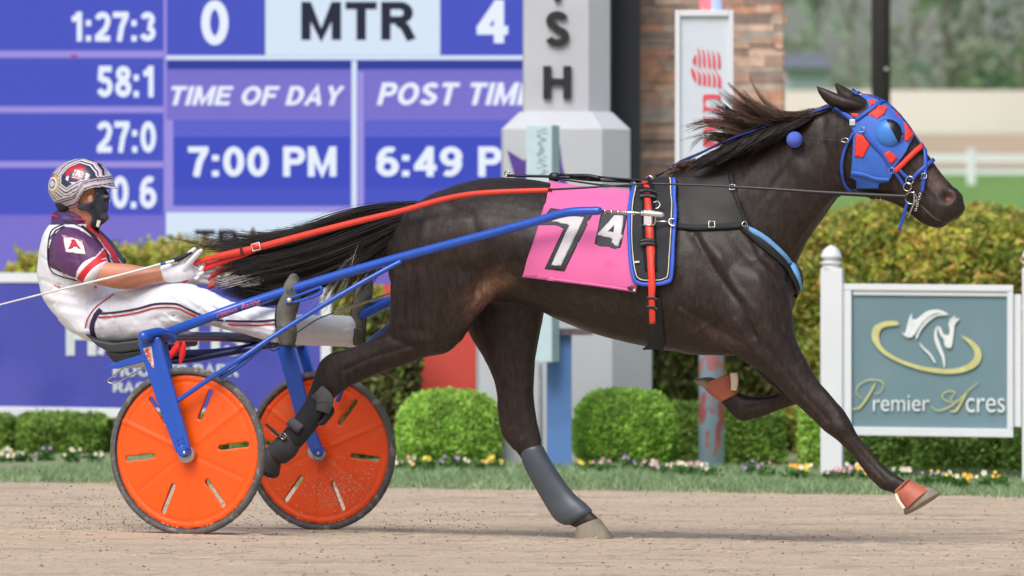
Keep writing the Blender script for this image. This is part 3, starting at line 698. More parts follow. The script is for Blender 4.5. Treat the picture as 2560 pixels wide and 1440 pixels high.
# ---- red and purple board behind the hind legs, purple banner
redM = M('red_vinyl', S(216, 82, 70), rough=.5, var=.04); vioM = M('violet_vinyl', S(122, 100, 190), rough=.5, var=.06, spots=[(S(96, 92, 190), 1.2, .5, .3)])
rb = thing('sponsor_board', 'plain red board with a violet top behind the horse hind legs', 'board', P3(1060, 1000, 35.2))
pan('board_panel', 960, 712, 1191, 1000, 35.2, redM, rb, .03, True); pan('board_header', 930, 636, 1191, 711, 35.2, vioM, rb, .03, True)
mb = MB()
for x in (985, 1168): mb.hexa([P3(x, 1175, 35.24), P3(x + 18, 1175, 35.24), P3(x + 18, 700, 35.24), P3(x, 700, 35.24)], (0, .05, 0))
put('board_legs', mb, concM, rb, smooth=False)
YB0, YB1 = 36.0, 35.1
def plane_at(xa, Ya, xb, Yb_):          # vertical plane through two pixel columns
    Xa, Xb = (xa - 1280) / FPX * Ya, (xb - 1280) / FPX * Yb_; m = (Yb_ - Ya) / (Xb - Xa); Y0 = Ya - m * Xa
    return lambda x, y, e=0: P3(x, y, (Y0 + e) / (1 - m * (x - 1280) / FPX))
pb = plane_at(0, YB0, 830, YB1)
def edge(x, y0, sl): return y0 + sl * x
bn = thing('banner', 'violet banner in a white frame with white lettering behind the cart', 'banner', pb(400, 1040))
whM = M('white_paint', S(226, 228, 232), rough=.45, var=.03, scale=3, bump=.0004, bscale=60)
purM = M('banner_vinyl', S(72, 76, 170), rough=.5, var=.07, scale=1.5, spots=[(S(52, 60, 156), 1.3, .5, .25), (S(96, 92, 186), .9, .5, .3)])
mb = MB(); mb.hexa([pb(-420, 1012), pb(802, 1028), pb(802, 706), pb(-420, 704)], (0, .02, 0)); put('banner_sheet', mb, purM, bn, smooth=False)
mb = MB(); mb.hexa([pb(-440, 706, -.01), pb(830, 708, -.01), pb(830, 686, -.01), pb(-440, 680, -.01)], (0, .05, 0)); put('frame_rail', mb, whM, bn, smooth=False, bevel=.004)
mb = MB(); mb.hexa([pb(-440, 1034, -.01), pb(830, 1054, -.01), pb(830, 1028, -.01), pb(-440, 1010, -.01)], (0, .05, 0)); put('frame_rail', mb, whM, bn, smooth=False, bevel=.004)
mb = MB(); mb.hexa([pb(802, 1027, -.008), pb(828, 1027, -.008), pb(828, 709, -.008), pb(802, 709, -.008)], (0, .045, 0)); put('frame_post', mb, whM, bn, smooth=False, bevel=.004)
for x in (-200, 330, 775):
    mb = MB(); mb.hexa([pb(x, 1168, .1), pb(x + 12, 1168, .1), pb(x + 12, 760, .1), pb(x, 760, .1)], (0, .05, 0)); put('leg', mb, darkM, bn, smooth=False)
bwM = M('banner_white', S(206, 212, 216), rough=.6)
pbl = lambda x, y: pb(x, y, -.006)
for ch, x0, x1 in (('H', 165, 241), ('A', 243, 303), ('R', 306, 358), ('R', 360, 412), ('A', 414, 472), ('H', 474, 550), ('S', 555, 611)):
    text_px('letter', ch, (x0, 796, x1, 889), pbl, bwM, bn, depth=.002)
text_px('lettering', 'HOOSIER PARK', (283, 906, 597, 943), pbl, bwM, bn, bold=.05, depth=.002)
text_px('lettering', 'RACING', (283, 952, 432, 981), pbl, bwM, bn, bold=.05, depth=.002)

# ---- ledgestone pier
stM = M('ledgestone', vcol=True, gain=1.3, rough=.85, var=.28, scale=9, bump=.006, bscale=30)
mb = MB(); rs = random.Random(8); YS = 40.0
xa, xb_ = P3(1592, 0, YS).x, P3(1957, 0, YS).x; zt = P3(0, -420, YS).z; z = -.15
tones = [S(182, 146, 126), S(164, 138, 122), S(192, 158, 138), S(150, 128, 116), S(176, 156, 142), S(200, 170, 152), S(142, 122, 114), S(188, 140, 116), S(166, 152, 142)]
while z < zt:
    h = rs.choice([.035, .05, .06, .075]); x = xa - rs.uniform(0, .15)
    while x < xb_:
        w = rs.uniform(.10, .34); d = rs.uniform(0, .018); mb.box((max(x, xa), YS - d, z), (min(x + w, xb_) - .002, YS + .06, z + h - .002), rs.choice(tones)); x += w
    y = YS + .02
    while y < YS + .9:
        w = rs.uniform(.10, .34); d = rs.uniform(0, .02)
        for s_ in (-1, 1):
            X = xb_ if s_ > 0 else xa; mb.box((min(X, X + s_ * d) - .004, y + .002, z + .002), (max(X, X + s_ * d) + .004, y + w - .002, z + h - .002), rs.choice(tones))
        y += w
    z += h
pier = thing('stone_pier', 'tall ledgestone pier behind the tall white sign', 'pier', ((xa + xb_) / 2, YS, -.1))
put('stone_facing', mb, stM, pier, smooth=False)
mb = MB(); mb.box((xa + .01, YS + .01, -.2), (xb_ - .01, YS + .95, zt)); put('mortar_core', mb, M('mortar', S(130, 116, 106), rough=.95), pier, smooth=False)
mb = MB(); mb.box((P3(1527, 0, 39.3).x, 39.3, -.15), (P3(1601, 0, 39.3).x, 39.9, P3(0, -430, 39.3).z))
tag(put('board_support', mb, M('dark_steel', S(36, 38, 46), rough=.5), smooth=False, bevel=.01), 'near black steel column between the pylon and the stone pier', 'column')

# ---- tall white sign on a peeling post
YF = 33.0
fs_ = thing('pole_sign', 'tall narrow white framed sign with a red wave emblem on a peeling blue pink post', 'sign', P3(1780, 1180, YF))
peelM = M('peeling_paint', S(180, 204, 240), rough=.7, var=.08, scale=6, spots=[(S(214, 200, 222), 9, .5, .08), (S(232, 150, 162), 11, .50, .04), (S(226, 122, 136), 5, .50, .03)], stretch=(1, 1, .5), bump=.001, bscale=40)
mb = MB(); a = P3(1780, 1186, YF); mb.tube([(a.x, YF + .08, -.1), (a.x, YF + .08, P3(0, -300, YF).z)], 32.5 / FPX * YF, 24); put('post', mb, peelM, fs_)
mb = MB()
for q in [(1688, 25, 1700, 560), (1822, 25, 1834, 560), (1700.3, 25, 1821.7, 40), (1700.3, 548, 1821.7, 560)]:
    mb.hexa([P3(q[0], q[3], YF - .03), P3(q[2], q[3], YF - .03), P3(q[2], q[1], YF - .03), P3(q[0], q[1], YF - .03)], (0, .06, 0))
put('frame', mb, whM, fs_, smooth=False, bevel=.003)
pan('sign_face', 1699, 39, 1823, 549, YF - .008, M('sign_white', S(212, 220, 230), rough=.4, var=.02), fs_, .02, True)
rdM = M('red_vinyl_letters', S(226, 84, 98), rough=.5)
Zf = zz(1660, 80, 4.5)
stripes = [Zf((318, 330), (345, 270), (362, 262), (362, 370), (340, 362)), Zf((372, 170), (398, 215), (412, 300), (412, 400), (388, 380), (386, 240)),
  Zf((424, 190), (452, 225), (466, 300), (466, 400), (440, 375), (436, 240)), Zf((482, 200), (506, 235), (522, 310), (522, 410), (496, 385), (492, 250)),
  Zf((536, 205), (560, 245), (578, 310), (578, 425), (548, 390), (548, 260)), Zf((592, 215), (620, 250), (636, 310), (636, 402), (606, 404), (606, 270)),
  Zf((306, 400), (330, 425), (358, 480), (360, 570), (330, 530), (308, 470)), Zf((345, 385), (380, 440), (414, 480), (414, 590), (384, 580), (384, 470)),
  Zf((400, 390), (436, 450), (470, 490), (470, 600), (440, 592), (440, 480)), Zf((455, 390), (492, 455), (522, 500), (522, 606), (494, 600), (494, 485)),
  Zf((508, 395), (546, 460), (578, 505), (578, 614), (550, 610), (550, 495)), Zf((565, 410), (604, 470), (640, 520), (640, 628), (604, 620), (604, 505)),
  ]
letters = [Zf((436, 742), (440, 712), (470, 700), (640, 706), (640, 772), (615, 772), (608, 752), (500, 752), (470, 758), (462, 790), (468, 836), (500, 850), (606, 862), (618, 842), (640, 842), (640, 912), (618, 912), (606, 892), (462, 880), (452, 905), (440, 905), (440, 848), (446, 820), (436, 785)),
  Zf((440, 945), (452, 945), (456, 968), (620, 968), (620, 948), (640, 948), (640, 1010), (626, 1010), (560, 1040), (600, 1062), (640, 1050), (640, 1075), (456, 1140), (440, 1140), (440, 1100), (520, 1060), (440, 1000)),
  Zf((440, 1200), (452, 1190), (640, 1265), (640, 1290), (456, 1290), (440, 1280))]
for lp in stripes:
    q, f = cdt([cr(lp, 3, True)], 8); put('wave_emblem', ([P3(x, y, YF - .012) for x, y in q], f), rdM, fs_, smooth=False, solid=.002)
for lp in letters:
    q, f = cdt([lp], 8); put('letter', ([P3(x, y, YF - .012) for x, y in q], f), rdM, fs_, smooth=False, solid=.002)

# ---- white framed farm sign
ps3 = plane_at(2078, 31.7, 2558, 31.08)
sg = thing('estate_sign', 'white framed grey blue sign with a horse head emblem and gold script', 'sign', ps3(2300, 1200))
for xc in (2078, 2582):
    pr = put('post', MB().hexa([ps3(xc - 27, 1212, -.05), ps3(xc + 27, 1206, -.05), ps3(xc + 27, 672, -.05), ps3(xc - 27, 672, -.05)], (.02, .115, 0)), whM, sg, smooth=False, bevel=.004)
    c0 = ps3(xc, 672, .01); u = 31.7 / FPX
    put('finial', MB().lathe(c0, [(25 * u, 0), (25 * u, 2 * u), (21 * u, 6 * u), (20 * u, 10 * u), (27 * u, 13 * u), (27 * u, 17 * u), (18 * u, 20 * u), (17 * u, 24 * u), (27 * u, 28 * u), (27 * u, 32 * u), (24 * u, 38 * u), (20 * u, 46 * u), (12 * u, 54 * u), (5 * u, 58 * u), (.5 * u, 59 * u)], 28), whM, pr)
tl = (2106, 709, 2556, 713); bl = (2106, 1070, 2556, 1094)
def sp(u, v, e=0):                       # sign coordinates 0..1
    x = 2106 + 434 * u; yt = 709 + 4 * u; yb = 1088 + 6 * u; return ps3(x, yt + (yb - yt) * v, e)
def bar(u0, v0, u1, v1, e, d, name='frame', m_=None):
    return put(name, MB().hexa([sp(u0, v1, e), sp(u1, v1, e), sp(u1, v0, e), sp(u0, v0, e)], (0, d, 0)), m_ or whM, sg, smooth=False, bevel=.003)
bar(0, 0, .984, .042, -.02, .07, 'frame_rail'); bar(0, .944, .984, 1, -.02, .07, 'frame_rail'); bar(.0, .043, .052, .943, -.018, .066, 'frame_stile'); bar(.95, .043, .984, .943, -.018, .066, 'frame_stile')
bar(.06, .043, .95, .075, -.006, .03, 'inner_trim'); bar(.986, .06, 1.03, .93, .01, .04, 'side_board')
slM = M('slate_blue', S(112, 140, 148), rough=.55, var=.07, scale=1.6, spots=[(S(128, 152, 168), 1.4, .5, .3)])
bar(.052, .05, .95, .944, .01, .02, 'sign_panel', slM)
def ssurf(x, y): return ps3(x, y, -.004)
gold = M('gold_vinyl', S(206, 202, 140), rough=.5); wv = M('white_vinyl', S(228, 232, 230), rough=.5)
Zs = zz(2020, 700, 1690 / 540)
def mark(name, lp, m_, sm=True, step=7):
    q, f = cdt([cr(lp, 3, True) if sm else lp], step); return put(name, ([ssurf(x, y) for x, y in q], f), m_, sg, smooth=False, solid=.002)
sw = []                                 # gold swoosh: two crescents with a thin bottom
out = Zs((712, 350), (690, 322), (600, 325), (520, 360), (498, 430), (520, 500), (600, 585), (750, 660), (900, 708), (1060, 733), (1200, 725), (1310, 680), (1358, 610), (1340, 530), (1270, 465), (1205, 435))
inn = Zs((1200, 440), (1262, 500), (1300, 560), (1295, 615), (1240, 665), (1130, 695), (1000, 690), (850, 665), (700, 610), (600, 545), (560, 480), (560, 410), (600, 368), (690, 355))
mark('emblem_swoosh', out + inn, gold, True, 6)
mark('horse_mane_mark', Zs((735, 405), (760, 415), (790, 300), (815, 262), (815, 300), (850, 305), (920, 250), (1000, 230), (1060, 245), (1100, 275), (1000, 260), (920, 310), (870, 370), (830, 430), (800, 450), (760, 440)), wv)
mark('horse_neck_mark', Zs((843, 445), (870, 385), (930, 310), (1010, 268), (1085, 275), (1010, 282), (940, 330), (885, 395), (855, 455)), wv)
mark('horse_face_mark', Zs((1018, 360), (1040, 375), (1060, 420), (1100, 430), (1110, 390), (1100, 340), (1125, 310), (1185, 300), (1150, 350), (1140, 420), (1125, 520), (1095, 532), (1070, 510), (1062, 465), (1030, 420)), wv)
mark('horse_ear_mark', Zs((1105, 315), (1150, 280), (1152, 290), (1120, 318)), wv)
mark('horse_throat_mark', Zs((1015, 358), (990, 400), (990, 470), (1020, 550), (1050, 610), (1062, 680), (1072, 680), (1068, 600), (1040, 520), (1012, 440), (1010, 400)), wv)
mark('horse_chest_mark', Zs((875, 490), (890, 530), (950, 590), (990, 648), (997, 640), (965, 580), (905, 525)), wv)
text_px('lettering', 'remier', (2183, 988, 2324, 1028), ssurf, wv, sg, bold=-.004, depth=.002)
text_px('lettering', 'cres', (2415, 995, 2512, 1031), ssurf, wv, sg, bold=-.004, depth=.002)
def pstroke(name, pts, w0, m_, k=6):
    q = cr(pts, k); vs = []; fs = []; n = len(q)
    for i, p in enumerate(q):
        a = q[max(i - 1, 0)]; b = q[min(i + 1, n - 1)]; dx, dy = b[0] - a[0], b[1] - a[1]; L = math.hypot(dx, dy) or 1
        w = w0 * (.45 + .9 * math.sin(math.pi * i / (n - 1)))
        for t in (-.5, .5): vs.append(ssurf(p[0] - dy / L * t * w, p[1] + dx / L * t * w))
        if i: fs.append((2 * i - 2, 2 * i - 1, 2 * i + 1, 2 * i))
    put(name, (vs, fs), m_, sg, smooth=False, solid=.002)
pstroke('script_initial', Zs((345, 1010), (400, 1000), (450, 940), (500, 860), (530, 800)), 4, gold)
pstroke('script_initial', Zs((420, 930), (380, 880), (400, 820), (480, 780), (570, 790), (590, 830), (560, 880), (510, 890)), 2, gold)
pstroke('script_initial', Zs((960, 985), (1010, 1020), (1090, 1000), (1180, 940), (1260, 860), (1335, 800)), 2.6, gold)
pstroke('script_initial', Zs((1110, 1025), (1160, 1020), (1210, 940), (1250, 870)), 4.5, gold)
pstroke('script_initial', Zs((1150, 1000), (1120, 930), (1150, 880), (1090, 870), (1050, 910), (1090, 950), (1160, 945)), 1.8, gold)

# ---- lamp post, rail, wall, shed and trees far behind
a = P3(2202, 640, 50); t0 = thing('lamp_post', 'thick dark brown pole standing behind the horse head', 'pole', (a.x, 50, -.1))
put('pole', MB().tube([(a.x, 50, .0), (a.x, 50, 7)], .082, 20), darkM, t0)
put('bolt', MB().ball(P3(2216, 173, 49.9), .014), whM, t0)
rl = thing('rail_fence', 'white two rail fence along the far bend', 'fence', P3(2430, 462, 92))
mb = MB()
for yc, h in ((394, 20), (428, 13)):
    mb = MB(); mb.hexa([P3(1500, yc + h / 2, 92), P3(3300, yc + h / 2 + 2, 92), P3(3300, yc - h / 2 + 2, 92), P3(1500, yc - h / 2, 92)], (0, .06, 0)); put('rail', mb, whM, rl, smooth=False)
for x in (1860, 2144, 2428, 2712, 2996): put('fence_post', MB().hexa([P3(x - 10, 464, 91.97), P3(x + 10, 464, 91.97), P3(x + 10, 372, 91.97), P3(x - 10, 372, 91.97)], (0, .1, 0)), whM, rl, smooth=False)
wl = M('pale_wall', S(222, 216, 206), rough=.9, var=.05, scale=.4)
mb = MB(); mb.hexa([P3(700, 352, 124.5), P3(3600, 352, 124.5), P3(3600, 226, 124.5), P3(700, 226, 124.5)], (0, .4, 0))
tag(put('boundary_wall', mb, wl, smooth=False), 'long pale wall beyond the far bend of the track', 'wall')
sh = thing('shed', 'small pale shed with a grey roof left of the dark pole', 'shed', P3(2000, 215, 140))
put('wall', MB().hexa([P3(1962, 222, 140), P3(2070, 222, 140), P3(2070, 172, 140), P3(1962, 172, 140)], (0, 3, 0)), M('shed_white', S(190, 200, 208), rough=.7), sh, smooth=False)
a0, a1 = P3(1955, 172, 140), P3(2078, 130, 140)
put('roof', MB().add([(a0.x, 139.6, a0.z), (a1.x, 139.6, a0.z), (a1.x, 143.4, a0.z), (a0.x, 143.4, a0.z), (a0.x + .1, 141.5, a1.z), (a1.x - .1, 141.5, a1.z)], [(0, 1, 5, 4), (1, 2, 5), (2, 3, 4, 5), (3, 0, 4), (3, 2, 1, 0)]), M('shed_roof', S(112, 116, 128), rough=.8), sh, smooth=False)
treeM = M('hazy_spring_foliage', vcol=True, rough=.6, var=.15, scale=2, spec=.2, leaf=.65, gain=1.3)
TG = [[S(158, 176, 150), S(172, 188, 164), S(142, 162, 136)], [S(176, 180, 154), S(190, 192, 168), S(160, 166, 142)], [S(126, 152, 112), S(142, 166, 126), S(110, 136, 100)], [S(180, 176, 174), S(194, 190, 188), S(162, 160, 158)]]  # leaf tones paled and greyed, distance haze put into their colour
def tree(px, Y, w, h, ci, dens, seed, label):
    rnd = random.Random(seed); bx_ = (px - 1280) / FPX * Y; z0 = terr(Y); root = thing('tree', label, 'tree', (bx_, Y, z0), 'trees beyond the far wall')
    tr = MB(); tr.tube([(bx_, Y, z0 - .2), (bx_ + rnd.gauss(0, .1), Y, z0 + h * .35), (bx_ + rnd.gauss(0, .3), Y, z0 + h * .8)], [.07, .05, .02], 8, 3)
    for _ in range(9):
        a = rnd.uniform(0, 6.28); zz0 = z0 + h * rnd.uniform(.12, .6); L = w * rnd.uniform(.5, .95)
        tr.tube([(bx_, Y, zz0), (bx_ + math.cos(a) * L * .5, Y + math.sin(a) * L * .5, zz0 + h * .12), (bx_ + math.cos(a) * L, Y + math.sin(a) * L, zz0 + h * .26)], [.05, .035, .012], 6, 2)
    put('trunk', tr, woodP, root); pts = []
    for _ in range(int(15 * dens)):
        a = rnd.uniform(0, 6.28); r = w * math.sqrt(rnd.random()); zc = z0 + h * rnd.uniform(.04, 1); cs = rnd.uniform(.35, .8)
        for _ in range(42): pts.append((bx_ + math.cos(a) * r + rnd.gauss(0, cs), Y + math.sin(a) * r + rnd.gauss(0, cs), zc + rnd.gauss(0, cs * .7)))
    v, f, c = leaves([p for p in pts if p[2] > z0], .2, TG[ci], rnd); put('crown', (v, f), treeM, root, smooth=False, cols=c)
for i, a in enumerate([(1900, 150, 2.4, 8, 0, .5, 'grey green tree partly behind the stone pier'), (2040, 158, 2.0, 8, 1, .25, 'thin pale tree above the small shed'),
        (2130, 149, 1.8, 8, 0, .45, 'soft green tree just left of the dark pole'), (2265, 160, 2.0, 8, 3, .25, 'sparse greyish tree just right of the dark pole'),
        (2370, 150, 1.9, 9, 1, .5, 'olive tree above the horse nose'), (2450, 152, 2.2, 9, 2, 1.3, 'dense dark green tree near the right edge'),
        (2545, 149, 2.2, 10, 2, 1.5, 'darkest green tree cut by the right edge'), (2640, 150, 2.4, 9, 2, 1.2, 'dark green tree beyond the right edge'),
        (1780, 152, 2.4, 9, 2, 1.2, 'green tree hidden mostly behind the stone pier'), (2210, 170, 2.6, 7, 0, .3, 'far hazy green tree behind the dark pole'), (2335, 172, 2.6, 6, 3, .3, 'low brownish tree beyond the pole and the nose')]):
    tree(a[0], a[1], a[2], a[3], a[4], a[5], 40 + i, a[6])
mb = MB(); 
v, f, c = leaves([((random.uniform(1700, 3000) - 1280) / FPX * 178, 178 + random.uniform(-2, 2), 4 + random.random() ** 1.8 * 3.4) for _ in range(420)], .5, TG[0] + TG[1] + TG[3], random.Random(2))
tag(put('woodland', (v, f), treeM, smooth=False, cols=c), 'hazy far wood behind the trees of the infield', 'woodland', kind='stuff')
# ================================================================== HORSE
HS = MB()
torso = [(1003, 585, 985, 680, 0, .09), (1018, 548, 1000, 735, 0, .17), (1055, 502, 1045, 765, 0, .235), (1110, 474, 1100, 770, 0, .27), (1180, 451, 1170, 765, 0, .285, -.1),
         (1250, 444, 1250, 752, 0, .285, -.1), (1330, 449, 1335, 768, 0, .285, -.05), (1420, 466, 1420, 808, 0, .30, -.1), (1520, 480, 1520, 844, 0, .31, -.12),
         (1620, 470, 1620, 866, 0, .30, -.2), (1700, 448, 1710, 884, 0, .275, -.3), (1770, 440, 1790, 890, 0, .26, -.3), (1850, 480, 1870, 884, 0, .235, -.2),
         (1920, 540, 1935, 850, 0, .20, -.1), (1965, 610, 1968, 790, 0, .15), (1982, 660, 1980, 740, 0, .09)]
HS.loft(torso, 4, 40)
neck = [(1650, 462, 1860, 790, 0, .19), (1715, 412, 1960, 715, 0, .165), (1785, 374, 1992, 655, 0, .135, -.15), (1860, 340, 2020, 598, 0, .115, -.2), (1940, 312, 2058, 545, 0, .10, -.2),
        (2010, 287, 2090, 500, 0, .092, -.15), (2070, 268, 2116, 484, 0, .088), (2120, 256, 2150, 474, 0, .085)]
HS.loft(neck, 4, 36)
head = [(2085, 275, 2112, 455, 0, .065), (2120, 243, 2130, 474, 0, .083), (2172, 240, 2158, 484, 0, .092), (2218, 262, 2192, 495, 0, .094, .05), (2256, 298, 2222, 505, 0, .082, .0), (2290, 343, 2248, 516, 0, .066),
        (2322, 390, 2272, 532, 0, .056), (2352, 430, 2296, 552, 0, .052), (2382, 464, 2322, 566, 0, .056), (2402, 490, 2352, 567, 0, .054), (2409, 510, 2385, 550, 0, .034)]
HS.loft(head, 5, 30)
hind_near = [(1290, 500, 1040, 545, -.10, .12), (1305, 570, 992, 610, -.125, .135), (1290, 650, 979, 690, -.14, .135), (1245, 735, 975, 765, -.15, .12), (1190, 800, 974, 815, -.155, .10), (1160, 848, 985, 800, -.155, .09),
             (1118, 882, 975, 812, -.155, .08), (1058, 897, 945, 838, -.155, .068), (985, 922, 908, 857, -.155, .058), (910, 950, 868, 872, -.155, .05), (858, 978, 832, 880, -.155, .045), (826, 1005, 802, 902, -.155, .042),
             (812, 1030, 784, 950, -.155, .035), (796, 1050, 764, 1000, -.155, .027), (768, 1080, 735, 1042, -.155, .025), (738, 1122, 700, 1086, -.155, .03), (722, 1146, 684, 1100, -.155, .034), (706, 1158, 668, 1118, -.155, .026), (690, 1172, 656, 1134, -.155, .028)]
HS.loft(hind_near, 4, 24)
hind_far = [(1370, 640, 1120, 690, .10, .11), (1368, 735, 1150, 770, .12, .10), (1358, 795, 1170, 832, .125, .09), (1347, 850, 1196, 876, .125, .08), (1338, 905, 1222, 920, .125, .068), (1336, 965, 1240, 975, .125, .055),
            (1338, 1025, 1246, 1038, .125, .048), (1346, 1075, 1256, 1090, .125, .042), (1356, 1115, 1290, 1128, .125, .036), (1372, 1150, 1316, 1168, .125, .028), (1398, 1192, 1340, 1212, .125, .025), (1430, 1232, 1368, 1258, .125, .027),
            (1462, 1262, 1392, 1294, .125, .034), (1488, 1285, 1420, 1312, .125, .03), (1502, 1298, 1440, 1320, .125, .03)]
HS.loft(hind_far, 4, 24)
fore_near = [(1930, 610, 1790, 610, -.05, .07), (1960, 665, 1765, 670, -.115, .11), (1978, 740, 1770, 760, -.14, .12), (1984, 810, 1800, 850, -.145, .105), (1996, 860, 1862, 905, -.145, .088), (2018, 905, 1915, 938, -.145, .07), (2046, 955, 1958, 982, -.145, .058),
             (2082, 998, 2008, 1028, -.145, .048), (2112, 1030, 2040, 1058, -.145, .044), (2132, 1062, 2064, 1080, -.145, .045), (2146, 1090, 2092, 1100, -.145, .038), (2168, 1116, 2122, 1130, -.145, .026), (2198, 1150, 2152, 1166, -.145, .024),
             (2228, 1178, 2184, 1206, -.145, .032), (2250, 1192, 2208, 1226, -.145, .032), (2268, 1204, 2232, 1232, -.145, .025), (2290, 1224, 2256, 1250, -.145, .03)]
HS.loft(fore_near, 4, 24)
fore_far = [(1950, 760, 1800, 800, .10, .10), (1975, 850, 1852, 884, .12, .085), (1998, 915, 1900, 942, .125, .062), (2022, 960, 1938, 972, .125, .048), (2032, 992, 1952, 985, .125, .044)]
HS.loft(fore_far, 4, 24)
cannon_far = [(1990, 968, 2012, 1008, .125, .04), (1955, 982, 1968, 1018, .125, .032), (1915, 990, 1928, 1034, .125, .025), (1882, 990, 1892, 1046, .125, .030), (1856, 984, 1850, 1052, .125, .032), (1838, 972, 1822, 1030, .125, .026), (1822, 962, 1800, 1004, .125, .027), (1808, 958, 1784, 990, .125, .027)]
HS.loft(cannon_far, 4, 24)
# shoulder, haunch, cheek and muzzle masses, ears
for (x, y, n, a, b_, c_) in [(1800, 730, -.12, .19, .125, .24), (1120, 620, -.15, .2, .125, .22), (1850, 790, -.145, .11, .09, .13), (1080, 560, -.14, .14, .1, .1), (2172, 425, 0, .085, .088, .085), (1120, 620, .15, .2, .11, .2), (1800, 700, .15, .16, .1, .2)]:
    HS.ball(PN(x, y, n), 1, 24, 14, (a, b_, c_))
HS.ball(PN(2345, 555, 0), 1, 20, 12, (.038, .04, .026)); HS.ball(PN(2385, 500, 0), 1, 20, 12, (.04, .05, .04))
def ear(base0, base1, tip, n0, n1):
    b0, b1 = Vector(base0), Vector(base1); m = (b0 + b1) / 2; t = Vector(tip); st = []
    for f, w in ((0, .9), (.2, 1.12), (.45, 1), (.7, .66), (.88, .34), (.97, .15)):
        c = m + (t - m) * f + Vector((0, 6 * math.sin(f * math.pi))); h = (b1 - b0) / 2 * w; n = n0 + (n1 - n0) * f; st.append((c.x + h.x, c.y + h.y, c.x - h.x, c.y - h.y, n, .03 * w + .004))
    HS.loft(st, 3, 18)
ear((2104, 276), (2168, 262), (2040, 213), -.055, -.085); ear((2120, 256), (2165, 244), (2087, 204), .05, .075)
hv, hf, hn = union(HS, .0075, 11)
near = lambda p: (p - O_).dot(NV) < .02
# muscle relief on the near side (pixel centre, radii, rotation, height in metres)
BUMPS = [(1795, 640, 70, 22, 38, .010), (1740, 600, 16, 90, -28, -.010), (1820, 790, 60, 34, 30, .012), (1765, 760, 18, 60, -10, -.009), (1900, 700, 26, 80, -12, .008), (1870, 640, 14, 80, -40, -.007),
         (1930, 840, 60, 22, 50, .008), (1880, 830, 12, 60, -35, -.008), (1130, 560, 90, 40, -20, .010), (1030, 620, 14, 90, 12, -.006), (1080, 700, 26, 90, 8, .009), (1125, 740, 12, 90, 12, -.008), (1165, 690, 24, 80, 14, .006),
         (1210, 700, 14, 80, 24, -.014), (1240, 640, 60, 40, 0, .004), (1050, 850, 70, 16, 26, .006), (1010, 860, 60, 9, 26, -.006), (1190, 780, 14, 40, 30, -.006), (2000, 420, 20, 60, -34, .006), (1960, 430, 90, 10, -52, -.006),
         (2060, 330, 14, 40, 0, -.005), (2085, 400, 10, 60, 0, -.008), (2290, 420, 60, 6, 54, .004), (2300, 455, 50, 6, 50, -.003), (2368, 492, 13, 11, 0, -.022), (2385, 478, 14, 8, -20, .006), (2350, 512, 14, 8, 20, .003), (2240, 450, 40, 5, 45, -.003),
         (1640, 640, 8, 120, 0, -.003), (1560, 700, 100, 24, 6, .004), (1500, 740, 90, 16, 8, -.003), (2100, 1068, 20, 20, 0, .004), (2086, 1000, 50, 7, 48, .004), (1740, 840, 40, 22, 10, .006), (1690, 850, 14, 40, 0, -.006), (2010, 560, 10, 70, -30, .005)]
LINES = [([(1850, 520), (1900, 640), (1965, 700)], 9, -.006), ([(1740, 590), (1790, 680), (1850, 760), (1885, 840)], 8, -.007), ([(1700, 765), (1780, 815), (1850, 855)], 7, -.006), ([(1215, 762), (1240, 700), (1290, 650)], 10, -.007),
         ([(1160, 835), (1178, 760), (1200, 700)], 9, -.006), ([(1140, 858), (1040, 862), (930, 893), (860, 925)], 6, -.005), ([(970, 845), (890, 872), (822, 900)], 5, .004), ([(1014, 590), (1002, 700), (1010, 800)], 8, -.005), ([(1060, 560), (1050, 680), (1060, 800)], 12, .005),
         ([(2088, 500), (2030, 570), (1968, 660)], 8, -.006), ([(1640, 834), (1540, 806), (1440, 780), (1370, 748)], 4.5, .004), ([(2286, 436), (2326, 476), (2352, 500)], 4.5, .003), ([(2240, 500), (2280, 500), (2330, 530)], 5, -.003), ([(2112, 1082), (2160, 1142), (2212, 1200)], 4.5, -.004),
         ([(1920, 870), (2000, 975), (2072, 1052)], 6, -.005), ([(1985, 870), (2050, 965), (2100, 1040)], 6, .004), ([(1840, 800), (1880, 870), (1940, 930)], 7, .005), ([(1800, 650), (1840, 720), (1900, 790)], 10, .006), ([(1940, 770), (1960, 830), (2000, 900)], 6, -.004),
         ([(1290, 860), (1296, 980), (1304, 1090)], 8, -.005), ([(1330, 1000), (1338, 1060), (1350, 1100)], 5, .004), ([(1250, 1010), (1262, 1070), (1285, 1120)], 5, .004), ([(1700, 700), (1690, 800), (1700, 860)], 8, -.004), ([(1980, 330), (1900, 400), (1840, 500)], 16, .004),
         ([(2060, 300), (1990, 420), (1930, 520)], 12, -.004), ([(2140, 470), (2080, 430), (2060, 360)], 9, -.005), ([(1950, 1000), (1900, 1014), (1870, 1020)], 5, -.004), ([(1120, 480), (1180, 540), (1200, 620)], 12, -.005), ([(1790, 800), (1740, 830), (1690, 845)], 5, .004)]
for i, p in enumerate(hv):
    x, y = px_of(p); d = 0
    if near(p):
        for (cx, cy, rx, ry, an, h) in BUMPS:
            dx, dy = x - cx, y - cy
            if abs(dx) > 220 or abs(dy) > 220: continue
            c, s = math.cos(R(an)), math.sin(R(an)); u = (dx * c + dy * s) / rx; v = (-dx * s + dy * c) / ry; q = u * u + v * v
            if q < 8: d += 1.15 * h * math.exp(-q)
    if near(p) or y > 880:
        for pts, w, h in LINES:
            t = segd(x, y, pts)
            if t < w * 2.6: d += h * math.exp(-(t / w) ** 2)
    d += .0030 * noise.noise(p * 8) + .0011 * noise.noise(p * 26)
    hv[i] = p + hn[i] * d
